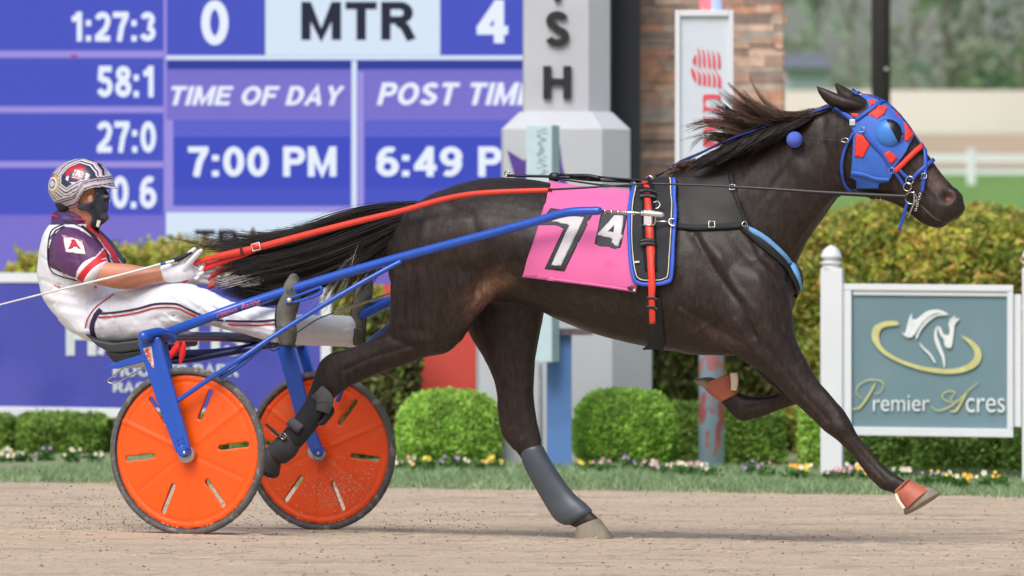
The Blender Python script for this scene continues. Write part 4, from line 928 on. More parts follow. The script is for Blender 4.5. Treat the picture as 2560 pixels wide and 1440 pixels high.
def coat(p):
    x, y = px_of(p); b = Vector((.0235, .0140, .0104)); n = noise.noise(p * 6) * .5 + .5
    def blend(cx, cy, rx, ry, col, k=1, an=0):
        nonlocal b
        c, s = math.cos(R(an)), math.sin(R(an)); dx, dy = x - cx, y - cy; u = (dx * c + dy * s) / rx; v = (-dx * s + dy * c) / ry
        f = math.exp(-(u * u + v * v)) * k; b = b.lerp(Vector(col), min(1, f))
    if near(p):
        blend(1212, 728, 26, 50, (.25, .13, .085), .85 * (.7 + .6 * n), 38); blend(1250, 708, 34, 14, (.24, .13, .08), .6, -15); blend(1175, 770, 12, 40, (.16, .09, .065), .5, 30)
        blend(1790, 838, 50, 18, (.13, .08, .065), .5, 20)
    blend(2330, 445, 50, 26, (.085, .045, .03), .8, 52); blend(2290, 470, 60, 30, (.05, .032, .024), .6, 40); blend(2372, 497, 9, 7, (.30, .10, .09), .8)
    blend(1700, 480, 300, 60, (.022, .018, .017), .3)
    n2 = noise.noise(p * 22) * .5 + .5; b = b * (.62 + .5 * n + .38 * n2)
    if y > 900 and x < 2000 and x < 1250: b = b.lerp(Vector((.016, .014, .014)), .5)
    return tuple(b)
coatM = M('horse_coat', vcol=True, rough=.5, var=.46, scale=60, bump=.0014, bscale=170, stretch=(1, 1, .4), sheen=.0, spec=.36, coat=.05)
HL = 'dark brown trotting horse in full stride with blue hood and pink number cloth'
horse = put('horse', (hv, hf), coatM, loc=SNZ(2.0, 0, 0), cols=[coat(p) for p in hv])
tag(horse, HL, 'horse')
HB = BVHTree.FromPolygons(hv, hf)
blk = M('black_leather', (.014, .014, .016), rough=.42, var=.15, bump=.0005, bscale=200)
neo = M('black_neoprene', (.018, .018, .021), rough=.75, var=.12, bump=.0006, bscale=300)
steel = M('steel', (.62, .61, .58), rough=.22, metal=1, var=.1)
horn = M('hoof_horn', S(140, 130, 112), rough=.6, var=.25, scale=30, stretch=(1, 1, .2), bump=.001, bscale=60)
orgB = M('rust_rubber', S(180, 100, 78), rough=.55, var=.08, scale=12, spots=[(S(160, 84, 64), 14, .6, .2)])
tape = M('cream_tape', S(226, 214, 190), rough=.7)
gryB = M('grey_boot', S(74, 80, 88), rough=.38, var=.12, scale=14, spots=[(S(106, 112, 118), 10, .62, .15)])
blkB = M('black_boot', S(34, 34, 38), rough=.7, var=.12, bump=.0006, bscale=300); velc = M('grey_velcro', S(84, 84, 88), rough=.95, var=.2, scale=200)
pnk = M('pink_cloth', S(228, 104, 164), rough=.75, var=.06, scale=6, bump=.004, bscale=7, spots=[(S(226, 70, 120), 5, .66, .15)], sheen=.2)
drk = M('number_black', (.03, .03, .035), rough=.6); wht = M('number_white', S(214, 210, 212), rough=.6, var=.05)
blu = M('blue_strap', S(44, 82, 178), rough=.5, var=.1, scale=40, bump=.0004, bscale=300); hoodM = M('blue_hood', S(58, 106, 200), rough=.6, var=.07, scale=14, bump=.0006, bscale=200)
redH = M('red_patch', S(232, 56, 40), rough=.6, var=.05); orgS = M('orange_red_strap', S(226, 66, 48), rough=.45, var=.07, scale=30); ltb = M('light_blue_pad', S(110, 164, 214), rough=.6, var=.05)
# ---- legs: boots and hooves
def sub(st, a, b): return st[a:b]
def grow(st, px, hn_):
    out = []
    for q in st:
        dx, dy = q[0] - q[2], q[1] - q[3]; L = math.hypot(dx, dy); ux, uy = dx / L * px, dy / L * px; out.append((q[0] + ux, q[1] + uy, q[2] - ux, q[3] - uy, q[4], q[5] + hn_))
    return out
def part_loft(name, st, mat, k=4, seg=26, parent=horse, dm=1.0, **kw): return put(name, MB().loft(st, k, seg, dm=dm), mat, parent, **kw)
hb = part_loft('hock_boot', [(812, 1032, 778, 975, -.155, .040), (800, 1058, 762, 1008, -.155, .036), (776, 1090, 734, 1046, -.155, .036), (752, 1118, 712, 1080, -.155, .036)], blkB); hb['label'] = 'black velcro boot on the trailing hind leg'
part_loft('fetlock_boot', [(752, 1112, 708, 1078, -.155, .037), (738, 1140, 690, 1095, -.155, .046), (716, 1158, 670, 1116, -.155, .042)], M('boot_grey', S(58, 56, 58), rough=.7, var=.15, bump=.0006, bscale=250))
put('boot_strap', ribbon([(792, 978, -.205), (812, 1000, -.205), (806, 1030, -.195)], [38, 42, 34]), velc, hb, solid=.004)
put('boot_strap', ribbon([(722, 1050, -.2), (744, 1068, -.205), (752, 1074, -.2)], [24, 26, 24]), velc, hb, solid=.004)
put('boot_strap', ribbon([(664, 1060, -.17), (690, 1082, -.2), (712, 1096, -.205)], [5, 8, 8]), blk, hb, solid=.004)
def ring_rect(cx, cy, n, w, h, ang, r=.0025):
    c, s = math.cos(R(ang)), math.sin(R(ang)); q = [(cx + a * w / 2 * c - b * h / 2 * s, cy + a * w / 2 * s + b * h / 2 * c, n) for a, b in ((-1, -1), (1, -1), (1, 1), (-1, 1), (-1, -1), (1, -1))]
    return MB().tube([PN(*p) for p in q], r, 8)
put('buckle', ring_rect(708, 1090, -.212, 13, 13, 38), steel, hb)
part_loft('fetlock_flap', [(826, 1004, 818, 1000, -.16, .02), (836, 1030, 806, 1046, -.16, .02), (812, 1062, 792, 1056, -.16, .02)], blkB)
hoof = lambda name, st, **kw: put(name, MB().loft(st, 3, 26, dm=.12), horn, horse, **kw)
hf1 = part_loft('hoof', [(702, 1150, 662, 1122, -.155, .038), (700, 1172, 650, 1140, -.155, .045), (697, 1190, 640, 1158, -.155, .05)], M('dark_hoof', S(48, 44, 42), rough=.6, var=.2))
gb = part_loft('cannon_boot', [(1358, 1116, 1300, 1134, .125, .040), (1374, 1146, 1310, 1166, .125, .042), (1402, 1190, 1336, 1216, .125, .038), (1434, 1232, 1364, 1264, .125, .038), (1462, 1256, 1384, 1296, .125, .044), (1478, 1272, 1402, 1310, .125, .044)], gryB); gb['label'] = 'shiny grey boot on the planted hind leg'
hoof('hoof', [(1500, 1295, 1442, 1318, .125, .040), (1514, 1316, 1438, 1330, .125, .050), (1532, 1342, 1436, 1343, .125, .058), (1534, 1350, 1437, 1350, .125, .058)])
hoof('hoof', [(2322, 1216, 2262, 1262, -.145, .045), (2336, 1222, 2260, 1274, -.145, .054), (2350, 1231, 2260, 1284, -.145, .058), (2349, 1236, 2263, 1288, -.145, .056)])
bb = part_loft('bell_boot', [(2274, 1198, 2236, 1230, -.145, .036), (2290, 1206, 2242, 1244, -.145, .046), (2310, 1214, 2254, 1262, -.145, .057), (2330, 1222, 2266, 1280, -.145, .066)], orgB, dm=.1); bb['label'] = 'rust red bell boot on the extended foreleg'
put('boot_rim', MB().tube(cr([PN(2274, 1198, -.145), PN(2262, 1206, -.185), PN(2248, 1222, -.185), PN(2236, 1230, -.145), PN(2248, 1222, -.105), PN(2262, 1206, -.105)], 5, True), .004, 8), orgB, bb)
put('boot_tape', ribbon([(2240, 1234, -.175), (2246, 1252, -.19), (2260, 1272, -.2)], [7, 9, 9]), tape, bb, solid=.003)
hoof('hoof', [(1800, 950, 1772, 978, .125, .045), (1776, 942, 1758, 968, .125, .052), (1752, 944, 1744, 960, .125, .054), (1746, 946, 1742, 954, .125, .05)])
b2 = part_loft('bell_boot', [(1848, 984, 1802, 1006, .125, .036), (1846, 964, 1788, 996, .125, .045), (1846, 944, 1770, 982, .125, .052), (1843, 930, 1756, 964, .125, .060)], orgB, dm=.1); b2['label'] = 'rust red bell boot on the folded foreleg'
put('boot_tape', ribbon([(1834, 932, .065), (1836, 955, .075), (1834, 976, .085)], [18, 18, 14]), tape, b2, solid=.003)
# ---- number cloth with digits
cloth = drape('number_cloth', [(1384, 459), (1360, 520), (1338, 600), (1320, 650), (1312, 690), (1400, 703), (1500, 716), (1592, 730), (1596, 700), (1584, 640), (1580, 560), (1584, 482), (1480, 474), (1420, 464)], HB, .016, pnk, horse, step=9, solid=.003, smooth_edges=False, it=6)
cloth['label'] = 'bright pink number cloth'
cz = zz(1240, 400, 2.88)
def dec(name, lp, off, mat, parent, sm=False, step=6): return drape(name, lp, HB, off, mat, parent, step=step, solid=.001, smooth_edges=sm, it=4)
dec('digit_border', cz((398, 360), (700, 400), (500, 800), (358, 780), (495, 500), (300, 485)), .0182, drk, cloth)
dec('digit', cz((390, 462), (432, 410), (640, 425), (475, 762), (406, 757), (533, 482)), .0202, wht, cloth)
dec('digit_border', cz((775, 390), (940, 396), (950, 410), (900, 640), (885, 656), (730, 632), (714, 610), (760, 400)), .0182, drk, cloth)
dec('digit', cz((862, 412), (925, 414), (905, 548), (920, 550), (910, 580), (898, 580), (884, 630), (833, 622), (842, 575), (733, 560), (738, 540)), .0202, wht, cloth)
dec('digit_hole', cz((858, 480), (846, 540), (800, 534)), .0218, drk, cloth)
strap('cloth_hem', [(1313, 686), (1400, 699), (1500, 712), (1588, 726)], 5, HB, .019, M('pink_hem', S(236, 116, 176), rough=.8), cloth, solid=.001, across=2)
dec('corner_patch', cz((945, 915), (985, 900), (1010, 925), (975, 940)), .022, drk, cloth)
put('snap', MB().ball(hit(HB, 1588, 724, .024), .006), tape, cloth)
# ---- saddle pad
pad = drape('saddle_pad', [(1588, 462), (1574, 540), (1575, 640), (1586, 700), (1606, 711), (1660, 711), (1678, 702), (1684, 640), (1690, 540), (1692, 452), (1640, 458)], HB, .024, neo, horse, step=9, solid=.012, it=5)
E = [(1588, 474), (1576, 530), (1576, 620), (1584, 690), (1600, 708), (1640, 711), (1668, 706), (1681, 690), (1687, 600), (1690, 520), (1692, 452)]
strap('pad_trim', E, 9, HB, .033, M('royal_blue_trim', S(52, 92, 200), rough=.55), pad, solid=.008, k=6)
strap('pad_piping', [(1594, 474), (1583, 530), (1583, 620), (1590, 680), (1602, 699), (1640, 702), (1664, 698), (1673, 684), (1679, 600), (1682, 520), (1684, 452)], 2.2, HB, .036, tape, pad, solid=.003, k=6, across=2)
strap('saddle_leather', [(1624, 462), (1624, 560), (1630, 680)], [26, 36, 34], HB, .036, blk, pad, solid=.008)
strap('girth_strap', [(1622, 472), (1624, 560), (1630, 680), (1634, 760), (1636, 800)], [13, 17, 18, 17, 15], HB, .044, orgS, pad, solid=.005)['label'] = 'orange red girth strap'
for y in (493, 505, 610, 618): strap('keeper_loop', [(1602, y), (1622, y - 3), (1646, y)], 9, HB, .050, blk, pad, solid=.005)
for y in (742, 764): strap('keeper_loop', [(1620, y), (1634, y), (1648, y + 6)], 7, HB, .045, blk, pad, solid=.004)
strap('girth', [(1640, 744), (1642, 800), (1642, 868)], [22, 30, 40], HB, .008, neo, horse, solid=.008)
def hp(x, y, off): return hit(HB, x, y, off)
bk = MB(); c0 = hp(1622, 558, .062); bk.hexa([c0 + TV * -.017 + Vector((0, 0, -.032)), c0 + TV * .017 + Vector((0, 0, -.032)), c0 + TV * .017 + Vector((0, 0, .032)), c0 + TV * -.017 + Vector((0, 0, .032))], NV * .02)
buck = put('shaft_buckle', bk, M('bright_steel', (.8, .8, .8), rough=.35, metal=.3), pad, smooth=False, bevel=.002)
mbk = MB(); 
for dz in (-.03, .03): mbk.tube([c0 + TV * -.03 + Vector((0, 0, dz)), c0 + TV * .03 + Vector((0, 0, dz))], .003, 8)
mbk.tube([c0 + TV * .03 + Vector((0, 0, -.03)), c0 + TV * .035, c0 + TV * .03 + Vector((0, 0, .03))], .0035, 8, 3)
mbk.tube([hp(1640, 565, .06), hp(1665, 563, .05), hp(1680, 562, .048)], .004, 8)
mbk.tube([hp(1690, 556, .048), hp(1680, 556, .048), hp(1676, 564, .048), hp(1682, 572, .048), hp(1692, 572, .048)], .0035, 8, 4)
mbk.tube([hp(1640, 520, .06), hp(1650, 517, .06), hp(1656, 524, .06), hp(1652, 532, .06), hp(1644, 534, .06)], .003, 8, 4)
put('snap_hook', mbk, steel, buck)
put('terret', MB().tube(cr([hp(1622, 448, .02) + Vector((0, 0, .005)) + TV * .018 * math.cos(w) + Vector((0, 0, .024 * math.sin(w))) for w in [i * math.pi / 4 for i in range(8)]], 3, True), .0035, 8), steel, pad)
put('pad_tag', MB().hexa([hp(1588, 661, .038), hp(1600, 660, .038), hp(1600, 656, .038), hp(1588, 657, .038)], NV * .001), tape, pad, smooth=False)
# ---- back straps and check rein parts
bs = put('back_strap', MB().tube([PN(1268, 439, 0), PN(1390, 442, 0), PN(1480, 450, 0), PN(1600, 455, 0)], .006, 8, 4).tube([PN(1400, 436, 0), PN(1480, 441, 0), PN(1560, 448, -.01), PN(1620, 452, -.02)], .005, 8, 4).tube([PN(1390, 446, -.03), PN(1500, 462, -.05), PN(1600, 468, -.1)], .004, 8, 4), blk, horse)
put('keeper', MB().box((0, 0, 0), (.03, .03, .035)) if False else MB().ball(PN(1386, 443, 0), 1, 10, 6, (.028, .02, .022)), blk, bs)
put('screw_ring', MB().tube(cr([PN(1268 + 7 * math.cos(w), 434 + 6 * math.sin(w), 0) for w in [i * math.pi / 3 for i in range(6)]], 3, True), .003, 6), steel, bs)
put('rein_cluster', MB().tube([PN(1425, 440, 0), PN(1470, 440, -.01), PN(1500, 446, -.01)], .009, 8, 3), blk, bs)
oc = put('overcheck', MB().tube([PN(x, y, n) for x, y, n in [(1640, 440, 0), (1676, 424, -.02), (1700, 404, -.03), (1760, 378, -.04), (1850, 334, -.05), (1905, 312, -.05)]], .0045, 8, 5), blk, horse)
put('check_cord', MB().tube([PN(x, y, n) for x, y, n in [(1672, 418, -.03), (1720, 398, -.04), (1790, 364, -.05), (1852, 338, -.055), (1930, 312, -.05)]], .0048, 8, 5), M('navy_cord', S(40, 56, 140), rough=.5), oc)
put('check_cord', MB().tube([PN(x, y, n) for x, y, n in [(2000, 292, -.05), (2040, 278, -.055), (2078, 264, -.06)]], .0055, 8, 4), blu, oc)
# ---- breast collar
drape('shoulder_pad', [(1690, 446), (1760, 440), (1822, 436), (1838, 470), (1850, 520), (1866, 562), (1780, 572), (1690, 573)], HB, .005, M('charcoal_pad', S(42, 37, 36), rough=.6, var=.1, bump=.0006, bscale=200), horse, step=9, solid=.003, smooth_edges=False, it=3)
bc = strap('breast_collar', [(1690, 566), (1740, 570), (1800, 568), (1862, 564)], 13, HB, .010, neo, horse, solid=.006)
strap('neck_strap', [(1826, 434), (1834, 470), (1848, 515), (1866, 562)], [13, 12, 11, 11], HB, .009, neo, bc, solid=.004)
strap('collar_backing', [(1858, 566), (1900, 600), (1945, 640), (1976, 680), (1990, 716), (1992, 748)], [26, 30, 29, 22, 14, 8], HB, .012, blk, bc, solid=.008)
strap('collar_pad', [(1872, 572), (1910, 596), (1950, 632), (1978, 668), (1990, 696), (1996, 722)], [15, 17, 17, 14, 9, 4], HB, .021, ltb, bc, solid=.004)['label'] = 'light blue padded front of the breast collar'
for (x, y, w, h, a) in [(1780, 564, 15, 15, 0), (1833, 470, 14, 12, -12)]:
    p0 = [hp(x + dx, y + dy, .02) for dx, dy in ((-w / 2, -h / 2), (w / 2, -h / 2), (w / 2, h / 2), (-w / 2, h / 2), (-w / 2, -h / 2), (w / 2, -h / 2))]; put('buckle', MB().tube(p0, .0022, 6), steel, bc)
put('collar_ring', MB().tube(cr([hp(1862 + 8 * math.cos(w), 563 + 8 * math.sin(w), .02) for w in [i * math.pi / 4 for i in range(8)]], 2, True), .003, 6), steel, bc)
# ---- hood and bridle
Zh = zz(1900, 180, 1833 / 560)
hood = drape('hood', [(2129, 231), (2160, 232), (2200, 248), (2232, 274), (2262, 304), (2284, 340), (2262, 386), (2236, 420), (2230, 442), (2220, 454), (2199, 457), (2197, 470), (2146, 470), (2142, 449), (2129, 442), (2132, 394), (2135, 333), (2124, 302), (2092, 266), (2126, 290), (2150, 290), (2172, 274), (2166, 256), (2150, 242)], HB, .009, hoodM, horse, step=6, solid=.004, smooth_edges=False, it=3)
hood['label'] = 'bright blue hood with red patches'
for lp in [Zh((885, 240), (945, 240), (950, 262), (905, 290)), Zh((885, 350), (975, 280), (1040, 295), (1020, 350), (965, 388)), Zh((1160, 418), (1190, 430), (1250, 520), (1205, 578), (1172, 565), (1180, 480)),
           Zh((785, 520), (800, 510), (850, 520), (905, 590), (850, 700), (780, 690)), Zh((1012, 672), (1060, 643), (1125, 700), (1085, 752), (1030, 735)), Zh((748, 340), (815, 345), (800, 385), (762, 375)),
           Zh((830, 168), (920, 185), (945, 205), (850, 188)), Zh((1050, 290), (1080, 300), (1175, 390), (1150, 402), (1060, 315))]:
    drape('hood_patch', lp, HB, .0135, redH, hood, step=5, solid=.001, smooth_edges=False, it=2)
# blinker cup: a closed dome, the dark of its nose-side opening painted black
cc_ = hp(2221, 334, .0); mbc = MB(); sg, rg_ = 140, 50; vs = []; cs = []
ax = (CAMP - cc_).normalized() * .35 - NV * .65; ax.normalize(); ea = (TV - ax * TV.dot(ax)).normalized(); eb = ax.cross(ea)
if eb.z < 0: eb = -eb
for i in range(rg_ + 1):
    a = math.pi / 2 * i / rg_ * 1.0
    for j in range(sg):
        w = 2 * math.pi * j / sg; vs.append(cc_ + ax * (.036 * math.cos(a) + .004) + (ea * math.cos(w) + eb * math.sin(w)) * .0585 * math.sin(a) if i else cc_ + ax * .04)
for v in vs:
    x, y = px_of(v); cs.append((.008, .007, .008) if (x - 2214) * 1.0 + (y - 296) * -.52 > 0 and math.hypot(x - 2228, y - 330) < 33 and x > 2216 else S(66, 132, 214))
fs = [(i * sg + j, i * sg + (j + 1) % sg, (i + 1) * sg + (j + 1) % sg, (i + 1) * sg + j) for i in range(rg_) for j in range(sg)]
bcup = put('blinker_cup', (vs, fs), M('cup_plastic', vcol=True, rough=.35, var=.04), hood, cols=cs)
put('cup_rim', MB().tube(cr([cc_ + ax * .004 + (ea * math.cos(w) + eb * math.sin(w)) * .0605 for w in [i * math.pi / 8 for i in range(16)]], 3, True), .004, 8), hoodM, bcup)
br = strap('bridle', Zh((770, 500), (720, 590), (690, 660), (672, 760), (680, 860), (700, 930), (760, 975)), 7, HB, .014, blu, horse)
for nm, pts, w, m_ in [('brow_band', Zh((1040, 215), (960, 275), (870, 340), (790, 395)), 9, blu), ('crown_strap', Zh((612, 280), (690, 340), (770, 405)), [6, 12, 12], blu), ('cheek_strap', Zh((840, 480), (900, 560), (1000, 670), (1080, 790), (1140, 860), (1190, 940)), 7, blu),
                       ('nose_strap', Zh((1325, 600), (1345, 690), (1350, 780), (1345, 860), (1330, 985)), 9, blu), ('nose_band', Zh((1425, 712), (1370, 760), (1300, 820), (1245, 880)), 10, blu), ('nose_band', Zh((1145, 805), (1190, 850), (1240, 885)), 9, blu),
                       ('shadow_band', Zh((1098, 815), (1170, 750), (1250, 670), (1335, 595)), 13, redH), ('face_strap', Zh((1040, 235), (1110, 300), (1220, 420), (1300, 545), (1340, 600)), 6, blu), ('lower_band', Zh((760, 820), (860, 840), (960, 870), (1060, 880)), 9, hoodM),
                       ('jaw_strap', Zh((760, 960), (850, 985), (980, 1000), (1100, 1010)), 12, blk), ('crown_loop', Zh((755, 160), (790, 190), (850, 180), (940, 200), (1030, 245)), 5, blu), ('chin_strap', Zh((1215, 1060), (1190, 1120), (1170, 1200), (1140, 1290)), 9, blu)]:
    if nm == 'chin_strap': put(nm, ribbon([(a, b, -.06) for a, b in pts], 8), m_, br, solid=.004)
    else: strap(nm, pts, w, HB, .017, m_, br)
def hring(x, y, r, t=.0024, off=.026): return MB().tube(cr([hp(x, y, off) + TV * r * math.cos(w) + Vector((0, 0, r * math.sin(w))) for w in [i * math.pi / 4 for i in range(8)]], 3, True), t, 8)
for x, y, r in ((2276, 450, .016), (2271, 466, .017), (2281, 493, .024)): put('bit_ring', hring(x, y, r), steel, br)
put('bit_shank', MB().tube([hp(2288, 478, .03), hp(2291, 500, .03), hp(2284, 520, .03), hp(2276, 538, .03)], .0042, 8, 4), steel, br)
for k in range(5): put('curb_chain', hring(2302 - k * 2.2, 486 + k * 9, .0055, .0018, .02), steel, br)
for (x, y, w, h, a) in Zh and [(2134, 308, 15, 14, 5)]:
    c1 = hp(x, y, .022); put('browband_boss', MB().hexa([c1 + TV * -.012 + Vector((0, 0, -.012)), c1 + TV * .012 + Vector((0, 0, -.012)), c1 + TV * .012 + Vector((0, 0, .012)), c1 + TV * -.012 + Vector((0, 0, .012))], NV * .006), M('chrome', (.8, .8, .78), rough=.2, metal=.6), br, smooth=False, bevel=.001)
for (x, y) in ((2157, 325), (2229, 425), (2309, 441), (2199, 489)):
    p0 = [hp(x + dx, y + dy, .024) for dx, dy in ((-5, -6), (6, -6), (6, 6), (-5, 6), (-5, -6), (6, -6))]; put('buckle', MB().tube(p0, .0017, 6), steel, br)
put('ear_string', MB().tube([hp(2010, 347, .04), hp(2060, 350, .03), hp(2112, 352, .02)], .0018, 6, 3), blk, br)
put('string_hook', MB().tube([hp(2104, 350, .025), hp(2118, 345, .025), hp(2126, 352, .025), hp(2118, 356, .025), hp(2104, 353, .025)], .0022, 6, 3), steel, br)
put('string_ball', MB().ball(hp(1991, 353, .04), .034, 24, 16), M('blue_foam', S(84, 104, 200), rough=.9, var=.05, bump=.001, bscale=200), br)['label'] = 'blue foam ball on the ear plug string'
strap('mouth', [(2300, 512), (2318, 530), (2336, 546), (2352, 552)], [3, 4, 4, 3], HB, .001, M('lip_grey', S(70, 60, 58), rough=.5), horse, solid=.002)
put('eye', MB().ball(hp(2228, 330, .022), .02, 16, 10), M('eye', (.01, .008, .008), rough=.1), horse)
# ================================================================== HAIR
class HAIR:
    def __init__(s): s.v = []; s.f = []; s.c = []
    def strand(s, pts, r0, r1, col, tip=None, seg=3):
        q = [Vector(p) for p in cr([tuple(p) for p in pts], 4)]; n = len(q); o = len(s.v)
        for i, p in enumerate(q):
            t = (q[min(i + 1, n - 1)] - q[max(i - 1, 0)]).normalized(); a = t.orthogonal().normalized(); b = t.cross(a); f = i / (n - 1); r = r0 + (r1 - r0) * f ** 1.5
            cc = tuple(c0 + (c1 - c0) * f for c0, c1 in zip(col, tip or col))
            for j in range(seg): w = 2 * math.pi * j / seg; s.v.append(p + (a * math.cos(w) + b * math.sin(w)) * r); s.c.append(cc)
            if i: s.f += [(o + (i - 1) * seg + j, o + (i - 1) * seg + (j + 1) % seg, o + i * seg + (j + 1) % seg, o + i * seg + j) for j in range(seg)]
def guides(hair, G, n, rnd, jit=6, jn=.02, r0=.002, r1=.0004, cols=((.012, .009, .008),), tips=None, length=(.6, 1), lock=14, fz=.35):
    for q_ in range(max(1, n // lock)):  # hair gathers in locks that taper together
        k = rnd.randrange(len(G) - 1); t = rnd.random(); A, B = G[k], G[k + 1]; LL = rnd.uniform(*length); col = rnd.choice(cols); tp = rnd.choice(tips) if tips else None
        P0 = cr([tuple(a + (b - a) * t for a, b in zip(p, q)) for p, q in zip(A, B)], 4); dx, dy, dn = rnd.gauss(0, jit * 1.2), rnd.gauss(0, jit * 1.2), rnd.gauss(0, jn)
        wav, ph = rnd.gauss(0, jit * .35), rnd.uniform(0, 6.28)
        for _ in range(lock):
            L = LL * rnd.uniform(.7, 1.05); m = max(4, min(len(P0), int(len(P0) * L))); P = P0[:m:2] + [P0[m - 1]]; ox, oy, on = rnd.gauss(0, 7), rnd.gauss(0, 7), rnd.gauss(0, .010); sx, sy = rnd.gauss(0, jit * fz), rnd.gauss(0, jit * fz); out = []
            for i, p in enumerate(P):
                f = i / (len(P) - 1); g = 1 - f * .75
                out.append(PN(p[0] + dx * f + ox * g + sx * f * f, p[1] + dy * f + oy * g * .6 + sy * f * f + wav * math.sin(f * 5 + ph) * f, p[2] + dn * (.3 + f) + on * g))
            hair.strand(out, r0 * rnd.uniform(.7, 1.2), r1, col, tp)
hairM = M('horse_hair', vcol=True, rough=.5, var=.25, scale=30, spec=.4, gain=1.35)
rm = random.Random(21)
dk = ((.012, .009, .008), (.02, .014, .012), (.009, .007, .007)); rd = ((.07, .036, .025), (.11, .058, .04), (.05, .028, .02), (.17, .10, .075))
mane = HAIR()
FLY = [[(1990, 300, -.01), (1950, 290, -.02), (1898, 262, -.03), (1858, 204, -.04)], [(1965, 308, -.01), (1920, 292, -.02), (1862, 262, -.03), (1808, 218, -.05)],
       [(1935, 318, -.01), (1885, 300, -.02), (1832, 276, -.04), (1790, 240, -.05)], [(1905, 328, -.01), (1860, 305, -.02), (1812, 288, -.04), (1764, 268, -.05)],
       [(1880, 338, -.01), (1845, 315, -.02), (1784, 302, -.04), (1720, 318, -.06)], [(1858, 346, -.01), (1826, 330, -.02), (1765, 316, -.04), (1694, 332, -.06)],
       [(1838, 356, -.01), (1806, 342, -.02), (1772, 340, -.04), (1742, 372, -.06)], [(1818, 364, -.01), (1796, 356, -.02), (1776, 362, -.04), (1762, 386, -.05)]]
guides(mane, FLY[:5], 1500, rm, 9, .03, .0013, .00025, dk + rd[:1], rd, (.55, 1.05), 24, .3); guides(mane, FLY[4:], 520, rm, 9, .03, .0012, .00025, dk + rd[:1], rd, (.5, 1.05), 16, .3)
CREST = [[(2074, 268, -.02), (2040, 280, -.04), (2000, 286, -.05), (1962, 286, -.05)], [(2030, 284, -.02), (1990, 290, -.04), (1950, 286, -.05), (1915, 266, -.06)], [(1990, 296, -.02), (1950, 300, -.05), (1912, 296, -.06), (1880, 276, -.06)]]
guides(mane, CREST, 320, rm, 6, .02, .002, .0005, dk, rd, (.6, 1))
SIDE = [[(2050, 280, -.02), (2000, 310, -.10), (1940, 340, -.125), (1880, 372, -.14)], [(1990, 300, -.02), (1940, 330, -.12), (1880, 366, -.14), (1820, 400, -.15)],
        [(1930, 318, -.02), (1880, 350, -.13), (1820, 388, -.15), (1770, 415, -.16)], [(1870, 344, -.02), (1820, 376, -.13), (1780, 400, -.155), (1735, 425, -.16)], [(1810, 372, -.02), (1770, 396, -.12), (1730, 412, -.15), (1700, 430, -.15)]]
guides(mane, SIDE, 760, rm, 6, .012, .0026, .0006, dk, dk, (.6, 1))
WITH = [[(1740, 404, -.01), (1720, 412, -.03), (1700, 420, -.04), (1672, 436, -.05)], [(1700, 428, -.01), (1684, 426, -.03), (1664, 428, -.04), (1640, 440, -.05)]]
guides(mane, WITH, 200, rm, 7, .03, .0017, .0004, rd, ((.16, .09, .06), (.30, .2, .15), (.05, .03, .02)), (.5, 1))
mo = put('mane', (mane.v, mane.f), hairM, horse, cols=mane.c)
tail = HAIR()
TG_ = [[(1046, 512, 0), (985, 516, 0), (900, 530, .02), (820, 556, .02), (740, 590, .03), (640, 610, .04), (560, 606, .04), (470, 600, .04)],
       [(1044, 520, 0), (980, 528, 0), (900, 546, .02), (820, 576, .02), (740, 600, .03), (650, 616, .04), (575, 622, .04), (520, 610, .04)],
       [(1040, 530, 0), (975, 546, 0), (900, 570, .01), (820, 602, .01), (735, 630, .02), (650, 648, .03), (590, 664, .03), (540, 676, .03)],
       [(1036, 540, 0), (970, 570, 0), (895, 604, .01), (815, 636, .01), (730, 660, .02), (650, 676, .02), (590, 690, .02), (530, 694, .03)],
       [(1032, 548, 0), (966, 590, 0), (890, 632, 0), (810, 668, 0), (725, 694, .01), (655, 708, .01), (600, 712, .02), (545, 704, .02)],
       [(1028, 552, 0), (962, 604, 0), (884, 660, 0), (805, 706, 0), (735, 738, .0), (670, 750, .0), (600, 742, .01), (540, 716, .02)]]
guides(tail, TG_, 9000, rm, 10, .035, .0015, .0003, dk, dk + ((.03, .022, .02),), (.72, 1))
THIN = [[(800, 560, .02), (700, 590, .03), (600, 600, .04), (520, 604, .05), (450, 600, .06), (400, 610, .06)], [(780, 590, .02), (680, 606, .03), (590, 612, .04), (520, 600, .05), (470, 580, .06), (430, 560, .06)]]
guides(tail, THIN, 90, rm, 14, .03, .0012, .0003, dk, rd, (.6, 1))
DROP = [[(1010, 560, -.02), (985, 600, -.02), (960, 650, -.02), (930, 700, -.02), (905, 740, -.01)], [(970, 570, -.02), (935, 620, -.02), (900, 670, -.02), (868, 720, -.02), (835, 770, -.01)], [(920, 570, -.02), (885, 630, -.02), (850, 680, -.02), (820, 730, -.02), (790, 790, -.01)]]
guides(tail, DROP, 520, rm, 9, .03, .0018, .0004, dk, dk + ((.45, .42, .42), (.3, .27, .27)), (.6, 1))
LITE = [[(905, 610, -.04), (880, 650, -.05), (858, 690, -.05), (828, 740, -.04), (806, 786, -.03)], [(880, 640, -.04), (862, 670, -.05), (846, 700, -.05), (820, 740, -.04), (800, 770, -.03)], [(690, 680, -.04), (650, 690, -.05), (610, 698, -.05), (560, 706, -.04), (520, 712, -.03)]]
guides(tail, LITE[:2], 60, rm, 14, .02, .0011, .0003, ((.3, .28, .27), (.2, .18, .18)), ((.5, .47, .46),), (.5, 1), 2); 
for _ in range(60):
    x = rm.uniform(560, 660); y = rm.uniform(684, 712); L = rm.uniform(20, 60); tail.strand([PN(x, y, -.05), PN(x - L * .5, y + L * .16, -.055), PN(x - L, y + L * .22, -.05)], .0012, .0003, rm.choice(((.5, .47, .46), (.3, .27, .26))))
